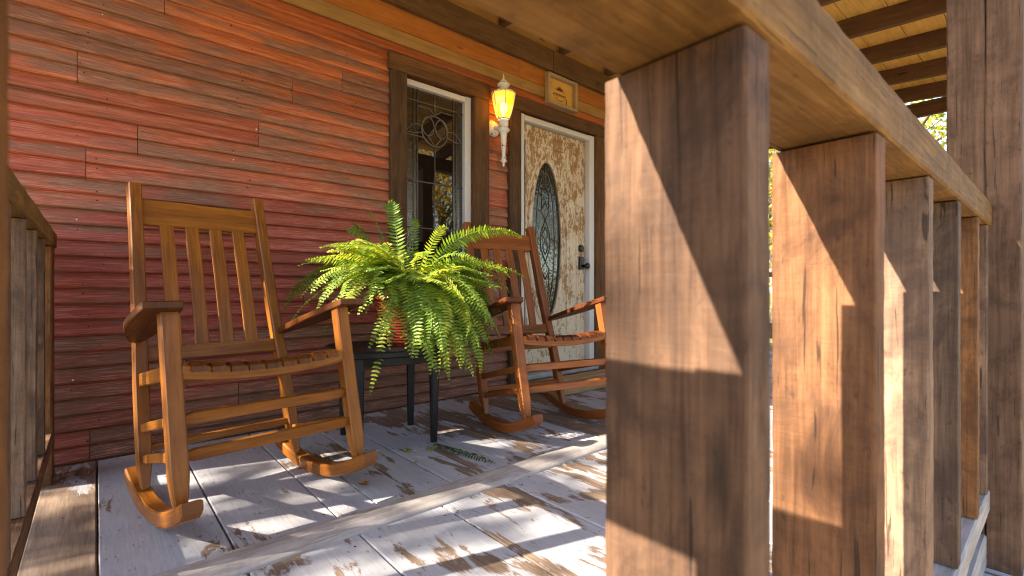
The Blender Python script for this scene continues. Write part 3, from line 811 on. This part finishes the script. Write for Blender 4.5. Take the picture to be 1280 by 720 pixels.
    # slatted seat, dipped in the middle, front ends rolled over the rail
    for k in range(9):
        x = -.205 + .41 * k / 8
        dip = -.020 * (1 - (x / .246) ** 2)
        path = [(-.283, .492), (-.281, .506), (-.270, .513), (-.24, .512), (-.12, .489), (0, .462), (.12, .441), (.235, .43)]
        rings = []; us = []; u = 0
        for i, (y, z_) in enumerate(path):
            a = path[max(0, i - 1)]; b = path[min(len(path) - 1, i + 1)]
            t_ = Vector((0, b[0] - a[0], b[1] - a[1])).normalized(); nn = Vector((1, 0, 0)).cross(t_)
            P = v3(x, y, z_ + dip * (1 if y < -.2 else 1.15)); ww, hh = .0185, .005
            rings.append([P + Vector((1, 0, 0)) * q + nn * w_ for q, w_ in ((-ww, -hh), (ww, -hh), (ww, hh), (-ww, hh))])
            if i: u += math.hypot(y - path[i - 1][0], z_ - path[i - 1][1])
            us.append(u)
        e = MB(); e.loft(rings, us, cr.uniform(.05, .25)); add(e, 'seat_slat')
    return root
ch = make_chair('orange-brown wooden rocking chair standing left of the black table, facing the railing', (.396, 1.956, 0), .124)
c2 = copy_tree(ch); c2.location = (1.839, 1.906, 0); c2.rotation_euler = (0, 0, -.225)
for q in c2.children:
    q.material_slots[0].link = 'OBJECT'; q.material_slots[0].material = M['chair_red']
c2['label'] = 'reddish-brown wooden rocking chair in front of the weathered door, half behind the fern'

# ------------------------------------------------------------------ side table
tb = empty('side_table', (1.08, 2.18, 0), -.18)
tag(tb, 'low black side table with round-cornered top carrying the fern', 'table')
e = MB(); o_ = []
for k in range(64):
    a = 2 * math.pi * k / 64; p = 3.2
    r_ = .275 / ((abs(math.cos(a)) ** p + abs(math.sin(a)) ** p) ** (1 / p)); o_.append((r_ * math.cos(a), r_ * math.sin(a)))
e.prism(o_, Matrix.Translation((0, 0, .441)), .03, .5, 0, .006); e.build('table_top', M['black'], tb)
e = MB(); e.prism([(x * .82, y * .82) for x, y in o_], Matrix.Translation((0, 0, .405)), .038, .5, 0, .003); e.build('apron', M['black'], tb)
for sx in (-1, 1):
    for sy in (-1, 1):
        e = MB(); e.box(sx * .178 - .024, sx * .178 + .024, sy * .172 - .024, sy * .172 + .024, .365, .424, c=.004)
        tp = lambda f: (.72 + .28 * f, .72 + .28 * f)
        e.beam((sx * .174, sy * .170, 0), (sx * .176, sy * .171, .366), .040, .040, (0, 1, 0), .006, .5, 0, 4, 0, tp); e.build('leg', M['black'], tb)

# ------------------------------------------------------------------ fern
FC = Vector((1.17, 2.15, .456))
fern = empty('potted_fern', FC)
tag(fern, 'big bushy green fern spilling out of a ribbed red pot on the black table', 'plant')
e = MB(); prof = [(.095, 0), (.102, .012)]
for k in range(15):
    z_ = .016 + k * .0135; r_ = .104 + .050 * (z_ / .22); prof += [(r_, z_), (r_ + .0055, z_ + .006), (r_, z_ + .0118)]
prof += [(.158, .222), (.168, .226), (.168, .242), (.155, .242), (.150, .20)]
e.lathe(prof, FC, 40, .5, 0, True, False); e.lathe([(.0, .001), (.1, .001)], FC, 24, caps=False); part(e, 'pot', M['pot'], fern)
e = MB(); e.lathe([(.151, .205), (.1, .218), (.04, .226), (.001, .228)], FC, 24, .5, 0, True, False); part(e, 'soil', M['soil'], fern)

def bez(p, t_):
    a = 1 - t_
    return p[0] * a ** 3 + p[1] * 3 * a * a * t_ + p[2] * 3 * a * t_ * t_ + p[3] * t_ ** 3
def bezd(p, t_):
    a = 1 - t_
    return (p[1] - p[0]) * 3 * a * a + (p[2] - p[1]) * 6 * a * t_ + (p[3] - p[2]) * 3 * t_ * t_
def frond_mesh(ctrl, width, rr, tone, start=.16, roll=0., mb_=None):
    e = mb_ or MB(); n = 26
    pts = [bez(ctrl, i / n) for i in range(n + 1)]
    L = sum((pts[i + 1] - pts[i]).length for i in range(n))
    e.tube(pts, lambda f: .0021 * (1 - .75 * f), 4, .5, 1, True, False)
    pairs = max(12, int(L * (1 - start) / .0138))
    curl = rr.uniform(.05, .35)
    az = ctrl[3] - ctrl[0]; az.z = 0; side0 = (az.normalized() if az.length > 1e-4 else Vector((1, 0, 0))).cross(Vector((0, 0, 1)))
    for k in range(pairs):
        f = start + (1 - start) * (k + .5) / pairs
        g = (f - start) / (1 - start)
        wd = width * 1.12 * min(1, (.45 + 2.2 * g)) * (1 - g ** 2.6) ** .8 + .004
        P = bez(ctrl, f); t_ = bezd(ctrl, f).normalized()
        side = side0 - t_ * side0.dot(t_)
        side.normalize(); nn = side.cross(t_).normalized()
        q = Quaternion(t_, roll + .25 * math.sin(f * 5 + tone * 9)); side = q @ side; nn = q @ nn
        for s in (-1, 1):
            d = (side * s * .95 + t_ * .30 - nn * (curl + rr.uniform(-.25, .25)) * .7).normalized()
            l = wd * rr.uniform(.74, 1.1); hw = min(.0074, L * .014) * (1 - .35 * g)
            wv = (t_ - d * t_.dot(d)).normalized(); dn = nn * (-l * curl * .25)
            tw = nn * rr.uniform(-.004, .004)
            b = len(e.v)
            p0 = P + d * .001; pm = P + d * l * .55 + dn * .3; pt = P + d * l + dn
            rn = min(1, max(0, tone + rr.uniform(-.13, .13)))
            e.v += [tuple(p0 - wv * hw * .55), tuple(p0 + wv * hw * .9), tuple(pm + wv * hw * .85 + tw), tuple(pt + wv * hw * .15), tuple(pm - wv * hw * .8 - tw)]
            e.face([b, b + 1, b + 2, b + 3, b + 4], [(0, 0)] * 5, rn, 0)
    return e
fr_ = random.Random(4)
top_c = FC + Vector((0, 0, .225))
def add_frond(ctrl, width, tone, roll=0., start=.16):
    o = part(frond_mesh(ctrl, width, fr_, tone, start, roll), 'frond', [M['fern'], M['stem']], fern)
    return o
def to_tip(tip, rise, width=.042, tone=.5, spread=.45, roll=0., hook=.12, start=.16):
    tip = Vector(tip); d = Vector((tip.x - FC.x, tip.y - FC.y, 0)); 
    p0 = top_c + (d.normalized() * min(.07, d.length * .3) if d.length > 1e-4 else Vector())
    p1 = p0 + d * .12 + Vector((0, 0, rise))
    p2 = Vector((FC.x, FC.y, 0)) + d * (1 - hook) + Vector((0, 0, max(tip.z + rise * .25, p0.z * .3 + tip.z * .7) + (.10 if tip.z < p0.z + .05 else -.02)))
    p2 += Vector((-d.y, d.x, 0)) * fr_.uniform(-.22, .22)
    add_frond([p0, p1, p2, tip], width, tone, roll, start)
# fronds that shape the outline
to_tip((1.088, 2.18, 1.150), .24, .052, .35, hook=.25, roll=1.1)
to_tip((.938, 2.33, 1.015), .22, .040, .3, hook=.2, roll=.9)
to_tip((1.07, 2.36, 1.115), .2, .036, .3, hook=.2, roll=.5)
to_tip((1.00, 2.40, 1.06), .2, .036, .3, roll=.6)
to_tip((.680, 2.43, .63), .33, .044, .25, hook=.06, roll=.7)
to_tip((.690, 2.247, .69), .26, .045, .75, hook=.2)
to_tip((.640, 2.234, .57), .25, .042, .6, hook=.12)
to_tip((.73, 2.15, .63), .26, .042, .75, hook=.2)
to_tip((.852, 2.437, .47), .2, .036, .25, hook=.05)
to_tip((1.574, 1.745, .985), .38, .058, .4, hook=.16, roll=-.7)
to_tip((1.521, 1.659, .784), .30, .054, .45, hook=.14, roll=-.5)
to_tip((1.66, 1.95, .69), .25, .046, .3, hook=.2)
to_tip((1.50, 1.85, .72), .25, .046, .35, hook=.2)
to_tip((1.314, 1.66, .60), .26, .044, .4, hook=.1)
to_tip((.885, 1.954, .27), .16, .030, .7, hook=.02, start=.16)
to_tip((1.231, 2.165, 1.085), .18, .034, .3, hook=.3, roll=.8)
to_tip((1.29, 1.97, 1.03), .2, .040, .7, hook=.3, roll=-.5)
to_tip((1.149, 1.74, .335), .2, .044, .65, hook=0.02)
to_tip((1.286, 1.75, .335), .22, .044, .5, hook=0.02)
to_tip((1.07, 1.75, .40), .2, .046, .7, hook=0.02)
to_tip((1.33, 1.80, .42), .24, .046, .5, hook=0.02)
to_tip((1.20, 1.72, .38), .24, .046, .55, hook=0.02)
# random fill
for k in range(22):   # hanging skirt, mostly to the front and right
    a = fr_.uniform(-2.0, .25); r_ = fr_.uniform(.26, .48)
    to_tip((FC.x + r_ * math.cos(a), FC.y + r_ * math.sin(a), fr_.uniform(.33, .62)), fr_.uniform(.18, .30), fr_.uniform(.044, .054), fr_.uniform(.3, .8), hook=.03, roll=fr_.uniform(-.3, .3))
for k in range(34):   # arching middle, reaching out to both sides
    a = fr_.choice([fr_.uniform(-1.2, .3), fr_.uniform(-3.6, -2.5), fr_.uniform(-3.6, -2.3), fr_.uniform(-3.3, .4)]); r_ = fr_.uniform(.36, .56)
    to_tip((FC.x + r_ * math.cos(a), FC.y + r_ * math.sin(a) * .95, fr_.uniform(.62, .92)), fr_.uniform(.16, .28), fr_.uniform(.044, .054), fr_.uniform(.35, .85), hook=fr_.uniform(.1, .25), roll=fr_.uniform(-.3, .3))
for k in range(10):   # back
    a = fr_.uniform(.4, 2.8); r_ = fr_.uniform(.25, .42)
    to_tip((FC.x + r_ * math.cos(a), FC.y + r_ * math.sin(a), fr_.uniform(.65, .95)), fr_.uniform(.15, .28), .042, fr_.uniform(.1, .5), hook=.15)
for k in range(9):   # short new growth on the crown
    a = fr_.uniform(0, 6.28); r_ = fr_.uniform(.08, .24)
    to_tip((FC.x + r_ * math.cos(a), FC.y + r_ * math.sin(a), fr_.uniform(.86, 1.0)), fr_.uniform(.08, .16), .036, fr_.uniform(.4, .8), hook=.3, roll=fr_.uniform(-.6, .6))

inner = MB()
def inner_frond(tip, rise, width, tone, hook, roll):
    tip = Vector(tip); d = Vector((tip.x - FC.x, tip.y - FC.y, 0)); p0 = top_c + d.normalized() * min(.07, d.length * .3)
    p1 = p0 + d * .12 + Vector((0, 0, rise))
    p2 = Vector((FC.x, FC.y, 0)) + d * (1 - hook) + Vector((0, 0, max(tip.z + rise * .25, p0.z * .3 + tip.z * .7) + (.10 if tip.z < p0.z + .05 else -.02)))
    p2 += Vector((-d.y, d.x, 0)) * fr_.uniform(-.3, .3)
    frond_mesh([p0, p1, p2, tip], width, fr_, tone, .12, roll, inner)
for k in range(46):    # curtain over the front of the table
    a = fr_.uniform(-1.75, -.15); r_ = fr_.uniform(.26, .48)
    inner_frond((FC.x + r_ * math.cos(a), FC.y + r_ * math.sin(a), fr_.uniform(.32, .60)), fr_.uniform(.12, .30), fr_.uniform(.040, .052), fr_.uniform(.25, .9), .03, fr_.uniform(-.6, .6))
for k in range(60):
    a = fr_.choice([fr_.uniform(-2.5, .3), fr_.uniform(-3.5, .5)]); r_ = fr_.uniform(.2, .48)
    inner_frond((FC.x + r_ * math.cos(a), FC.y + r_ * math.sin(a), fr_.uniform(.44, .92)), fr_.uniform(.10, .26), fr_.uniform(.042, .054), fr_.uniform(.3, .85), fr_.uniform(.05, .25), fr_.uniform(-.5, .5))
for k in range(24):    # the full right-hand side
    a = fr_.uniform(-1.15, -.1); r_ = fr_.uniform(.34, .52)
    inner_frond((FC.x + r_ * math.cos(a), FC.y + r_ * math.sin(a), fr_.uniform(.52, .80)), fr_.uniform(.16, .30), fr_.uniform(.044, .056), fr_.uniform(.2, .7), fr_.uniform(.05, .2), fr_.uniform(-.6, .3))
o = part(inner, 'inner_fronds', [M['fern'], M['stem']], fern); o['kind'] = 'stuff'

# fallen bits on the floor
e = frond_mesh([Vector((1.19, 1.93, .012)), Vector((1.21, 1.82, .022)), Vector((1.225, 1.70, .012)), Vector((1.255, 1.55, .006))], .034, random.Random(2), .4, .02)
tag(e.build('fallen_frond', [M['fallen'], M['stem']], None, (1.21, 1.75, 0)), 'dark green fern frond fallen on the painted floor by the table leg', 'frond')
for i, (x, y, rot, lab) in enumerate(((1.115, 1.875, .3, 'small green sprig on the floor beside the fallen frond'), (1.04, 1.90, 1.2, 'tiny green sprig on the floor farthest left of the fallen frond'))):
    c_, s_ = math.cos(rot), math.sin(rot)
    e = frond_mesh([Vector((x, y, .008)), Vector((x + .02 * c_, y + .02 * s_, .014)), Vector((x + .04 * c_, y + .04 * s_, .012)), Vector((x + .07 * c_, y + .07 * s_, .006))], .016, random.Random(i), .7, .02)
    tag(e.build('leaf_sprig', [M['fern'], M['stem']], None, (x, y, 0)), lab, 'sprig')
for i, (x, y, rot, lab) in enumerate(((.75, 1.70, .4, 'curled orange dry leaf on the floor in front of the left rocking chair'), )):
    e = MB(); b = []
    for k in range(9):
        a = 2 * math.pi * k / 9; r_ = .02 * (1 + .35 * math.cos(3 * a))
        b.append((x + r_ * math.cos(a + rot), y + r_ * math.sin(a + rot), .006 + .008 * math.sin(2 * a) ** 2))
    e.v = b + [(x, y, .004)]
    for k in range(9): e.face([k, (k + 1) % 9, 9], [(0, 0)] * 3)
    tag(e.build('dry_leaf', M['dryleaf'], None, (x, y, 0)), lab, 'leaf')

# wooden step in front of the door
e = MB()
e.box(2.36, 3.42, 2.24, 2.395, .004, .062, c=.008, rnd=.3, seg=30, jit=.006); e.box(2.36, 3.42, 2.40, 2.555, .004, .066, c=.008, rnd=.6, seg=30, jit=.006)
o = e.build('door_step', M['step'], None, (2.9, 2.4, 0)); tag(o, 'low worn wooden step of two planks lying before the door', 'step')

# ------------------------------------------------------------------ lantern
LX, LY = 2.150, 2.572
lan = empty('wall_lantern', (2.15, W - .014, 1.90))
tag(lan, 'lit wall lantern with amber glass and chipped white metal beside the door', 'lantern')
e = MB(); e.lathe([(.058, 0), (.058, .008), (.048, .018), (.03, .026), (.018, .03)], (LX, W - .0135, 1.885), 24, .5, 0, True, True, (0, -1, 0)); part(e, 'backplate', M['lampwhite'], lan)
e = MB(); e.tube([(LX, W - .03, 1.885), (LX, W - .07, 1.880), (LX, LY + .02, 1.872)], .014, 10); 
e.lathe([(.03, 1.918), (.034, 1.905), (.034, 1.875), (.026, 1.868), (.040, 1.855), (.044, 1.842), (.036, 1.832), (.024, 1.826), (.021, 1.80), (.012, 1.665), (.014, 1.66), (.016, 1.652), (.012, 1.643), (.020, 1.636), (.022, 1.628), (.012, 1.618), (.006, 1.61), (.009, 1.602), (.004, 1.592), (.001, 1.588)], (LX, LY, 0), 20, .5, 0, True, True)
part(e, 'arm_and_tail', M['lampwhite'], lan)
gp = [(.040, 1.920), (.056, 1.96), (.070, 2.01), (.079, 2.055), (.084, 2.095)]
e = MB(); e.lathe(gp, (LX, LY, 0), 6, .5, 0, False, False); part(e, 'amber_glass', M['amber'], lan)
e = MB()
for k in range(6):
    a = 2 * math.pi * k / 6
    e.tube([(LX + (r_ + .002) * math.cos(a), LY + (r_ + .002) * math.sin(a), z_) for r_, z_ in gp], .0036, 6)
for z_, r_ in ((1.920, .042), (2.096, .085)):
    e.tube([(LX + r_ * math.cos(2 * math.pi * k / 6), LY + r_ * math.sin(2 * math.pi * k / 6), z_) for k in range(7)], .005, 6)
part(e, 'cage', M['lampwhite'], lan)
e = MB(); e.lathe([(.086, 2.098), (.078, 2.106), (.05, 2.118), (.028, 2.126), (.024, 2.134), (.040, 2.150), (.046, 2.162), (.030, 2.172), (.018, 2.178), (.026, 2.186), (.010, 2.192), (.007, 2.205), (.0045, 2.225), (.001, 2.240)], (LX, LY, 0), 18, .5, 0, False, True)
part(e, 'roof_cap', M['lampwhite'], lan)
e = MB(); e.lathe([(.002, 1.935), (.012, 1.945), (.014, 1.96), (.024, 1.985), (.028, 2.005), (.022, 2.028), (.001, 2.038)], (LX, LY, 0), 16, .5, 0, True, True); part(e, 'bulb', M['bulb'], lan)
ld = bpy.data.lights.new('lantern_light', 'POINT'); ld.energy = .075; ld.color = (1, .62, .18); ld.shadow_soft_size = .03
lo = bpy.data.objects.new('lantern_light', ld); col.objects.link(lo); lo.location = (LX, LY, 2.06)

# ------------------------------------------------------------------ sign over the door
sg = empty('wooden_sign', (2.845, W - .014, 2.2))
tag(sg, 'small framed wooden sign with a burnt emblem hung above the door', 'sign')
SX0, SX1, SZ0, SZ1 = 2.672, 3.015, 2.200, 2.442; ys = W - .014
e = MB(); e.box(SX0 + .02, SX1 - .02, ys - .012, ys, SZ0 + .02, SZ1 - .02, rnd=.5); part(e, 'sign_board', M['signwood'], sg)
e = MB()
e.box(SX0, SX1, ys - .05, ys, SZ1 - .024, SZ1, rnd=.4, seg=8, jit=.002); e.box(SX0, SX1, ys - .05, ys, SZ0, SZ0 + .024, rnd=.6, seg=8, jit=.002)
e.box(SX0, SX0 + .026, ys - .049, ys, SZ0 + .0245, SZ1 - .0245, rnd=.3, seg=8, jit=.002); e.box(SX1 - .026, SX1, ys - .049, ys, SZ0 + .0245, SZ1 - .0245, rnd=.7, seg=8, jit=.002)
part(e, 'sign_frame', M['signframe'], sg)
e = MB(); cx_, cz_ = 2.838, 2.318; yl = ys - .0125
def flat(pts):
    b = len(e.v); n_ = len(pts)
    e.v += [(x, yl - .0012, z) for x, z in pts] + [(x, yl, z) for x, z in pts]
    e.face(list(range(b, b + n_)), [(0, 0)] * n_)
    for k in range(n_): e.face([b + k, b + n_ + k, b + n_ + (k + 1) % n_, b + (k + 1) % n_], [(0, 0)] * 4)
def strip(p, w_):
    for (x0, z0), (x1, z1) in zip(p[:-1], p[1:]):
        d = Vector((x1 - x0, z1 - z0)); nrm = Vector((-d.y, d.x)).normalized() * w_ / 2
        flat([(x0 - nrm.x, z0 - nrm.y), (x1 - nrm.x, z1 - nrm.y), (x1 + nrm.x, z1 + nrm.y), (x0 + nrm.x, z0 + nrm.y)])
for x, h, w_ in ((-.022, .028, .03), (0, .04, .03), (.022, .026, .03)):   # three little peaks
    flat([(cx_ + x - w_ / 2, cz_ + .024), (cx_ + x + w_ / 2, cz_ + .024), (cx_ + x, cz_ + .024 + h)])
strip([(cx_ - .055, cz_ + .03), (cx_ - .03, cz_ + .02), (cx_ + .03, cz_ + .02), (cx_ + .06, cz_ + .012)], .003)
rs = random.Random(9); x = cx_ - .078
while x < cx_ + .075:      # a line of burnt lettering too small to read
    w_ = rs.uniform(.005, .009); h = rs.uniform(.012, .017)
    strip([(x, cz_ - .012 - h / 2), (x, cz_ - .012 + h / 2)], .003)
    strip([(x, cz_ - .012 + rs.choice([-h / 2, 0, h / 2]) * .9), (x + w_, cz_ - .012 + rs.choice([-h / 2, 0, h / 2]) * .9)], .003)
    x += w_ + .0045
strip([(cx_ - .08, cz_ - .026), (cx_ + .08, cz_ - .026)], .0022)
strip([(cx_ - .05, cz_ - .036), (cx_ - .03, cz_ - .055), (cx_, cz_ - .063), (cx_ + .03, cz_ - .055), (cx_ + .05, cz_ - .036)], .003)
strip([(cx_ + .075, cz_ - .03), (cx_ + .076, cz_ - .085)], .008)
flat([(cx_ - .105 + .007 * math.cos(k), cz_ + .062 + .007 * math.sin(k)) for k in [2 * math.pi * q / 8 for q in range(8)]])
for q in e.f: pass
part(e, 'burnt_emblem', M['logo'], sg)

# ------------------------------------------------------------------ trees
def tree(loc, h, crown_r, crown_z, leaves, mat, label, seed, leaf=.085, lean=(0, 0), clumps=70, trunk=.16):
    tr = random.Random(seed); root = empty('tree', loc)
    tag(root, label, 'tree', 'trees around the porch')
    t_ = MB(); base = Vector(loc); topp = base + Vector((lean[0], lean[1], h * .9))
    trunk_pts = [base.lerp(topp, k / 10) + Vector((.12 * math.sin(k * 1.1 + seed), .12 * math.cos(k * .9 + seed), 0)) * (k > 0) for k in range(11)]
    trunk_pts[0].z -= .1
    t_.tube(trunk_pts, lambda f: trunk * (1.15 - .95 * f) if f > .05 else trunk * 1.5, 10, .5)
    cc = base + Vector((lean[0] * .8, lean[1] * .8, crown_z)); tips = []
    for k in range(clumps):
        while True:
            p = Vector((tr.uniform(-1, 1), tr.uniform(-1, 1), tr.uniform(-1, 1)))
            if .25 < p.length < 1: break
        p = cc + Vector((p.x * crown_r, p.y * crown_r, p.z * crown_r * .8)); tips.append(p)
        if k % 2 == 0:
            s_ = trunk_pts[min(10, max(3, int((p.z - base.z) / (h * .9) * 10) - 2))]
            mid = s_.lerp(p, .5) + Vector((tr.uniform(-.2, .2), tr.uniform(-.2, .2), tr.uniform(.0, .4)))
            t_.tube([s_, s_.lerp(mid, .5), mid, mid.lerp(p, .5) + Vector((0, 0, .05)), p], lambda f: trunk * .28 * (1.1 - f) + .005, 5, .5)
    part(t_, 'trunk', M['bark'], root)
    c = MB()
    for k in range(leaves):
        q = tips[tr.randrange(len(tips))]; sp = crown_r * .17
        p = q + Vector((tr.gauss(0, sp), tr.gauss(0, sp), tr.gauss(0, sp * .8)))
        a = Vector((tr.gauss(0, 1), tr.gauss(0, 1), tr.gauss(0, 1))).normalized(); b_ = a.orthogonal().normalized(); s_ = leaf * tr.uniform(.6, 1.3)
        b_ = Quaternion(a, tr.uniform(0, 6.28)) @ b_; d = a.cross(b_)
        i = len(c.v); c.v += [tuple(p - b_ * s_ * .5), tuple(p + d * s_ * .32), tuple(p + b_ * s_ * .55), tuple(p - d * s_ * .32)]
        c.face([i, i + 1, i + 2, i + 3], [(0, 0)] * 4, tr.random(), 0)
    part(c, 'crown', mat, root)
    return root
G = -.42
# far right, seen past the railing and under the eave
tree((13.5, 3.0, G), 8, 3.4, 4.2, 9000, M['green'], 'yellow-green leafy tree beyond the far end of the porch', 1, .13, clumps=110)
tree((17.5, 6.5, G), 9, 3.8, 4.4, 7000, M['autumn'], 'golden autumn tree standing behind the yellow-green one', 2, .15, clumps=90)
# in front of the house: seen mirrored in the window
tree((6.5, -7.5, G), 8, 2.6, 4.6, 5000, M['autumn'], 'golden tree on the lawn mirrored in the leaded window', 3, .14)
tree((9.5, -9.5, G), 10, 3.2, 5.0, 5000, M['green'], 'tall lawn tree mirrored beside the golden one in the window', 4, .15)
tree((13.0, -7.0, G), 9, 3.6, 4.6, 6000, M['green'], 'broad green lawn tree mirrored in the oval door glass', 8, .15)
# to the left: their crowns break the low sun into dapples
tree((-8.0, 3.75, G), 6.6, 1.35, 5.5, 1800, M['autumn'], 'leafy young tree left of the porch that dapples the sunlight', 5, .12, clumps=60, trunk=.09)
tree((-9.8, 4.4, G), 8, 2.3, 5.2, 900, M['green'], 'thin-leaved older tree left of the porch behind the young one', 6, .13, clumps=50)

# ------------------------------------------------------------------ light
sd = Vector((1, -.29, -.66)).normalized()
sl = bpy.data.lights.new('sun', 'SUN'); sl.energy = 5.0; sl.angle = R(.5); sl.color = (1, .90, .74)
so = bpy.data.objects.new('sun', sl); col.objects.link(so); so.rotation_euler = sd.to_track_quat('-Z', 'Y').to_euler(); so.location = (-6, 3, 6)
w = bpy.data.worlds.new('World'); scene.world = w; w.use_nodes = True
nt = w.node_tree; bg = nt.nodes['Background']; sk = nt.nodes.new('ShaderNodeTexSky'); sk.sky_type = 'NISHITA'; sk.sun_disc = False
el = math.asin(-sd.z); sk.sun_elevation = el; sk.sun_rotation = math.atan2(-sd.x, -sd.y)
sk.air_density = 1.0; sk.dust_density = 1.0; sk.altitude = 200
nt.links.new(sk.outputs[0], bg.inputs[0]); bg.inputs[1].default_value = .112

# ------------------------------------------------------------------ camera
cd = bpy.data.cameras.new('camera'); cam = bpy.data.objects.new('camera', cd); col.objects.link(cam); scene.camera = cam
cd.sensor_width = 36; cd.lens = 600 / 1280 * 36; cd.shift_y = 4 / 1280; cd.clip_start = .01; cd.clip_end = 2000
cam.location = (0, 0, .72); cam.rotation_euler = (R(90), 0, R(-40.9))
cd.dof.use_dof = True; cd.dof.focus_distance = 2.3; cd.dof.aperture_fstop = 6.3; cd.dof.aperture_blades = 7

scene.view_settings.view_transform = 'Standard'; scene.view_settings.look = 'None'
scene.view_settings.exposure = 2.32; scene.view_settings.gamma = 1.0; scene.view_settings.use_curve_mapping = False
scene.render.engine = 'CYCLES'
cy = scene.cycles; cy.max_bounces = 10; cy.diffuse_bounces = 6; cy.glossy_bounces = 4; cy.transmission_bounces = 6; cy.transparent_max_bounces = 16
cy.caustics_reflective = False; cy.caustics_refractive = False; cy.sample_clamp_indirect = 8.; cy.use_denoising = True; cy.filter_width = 1.1
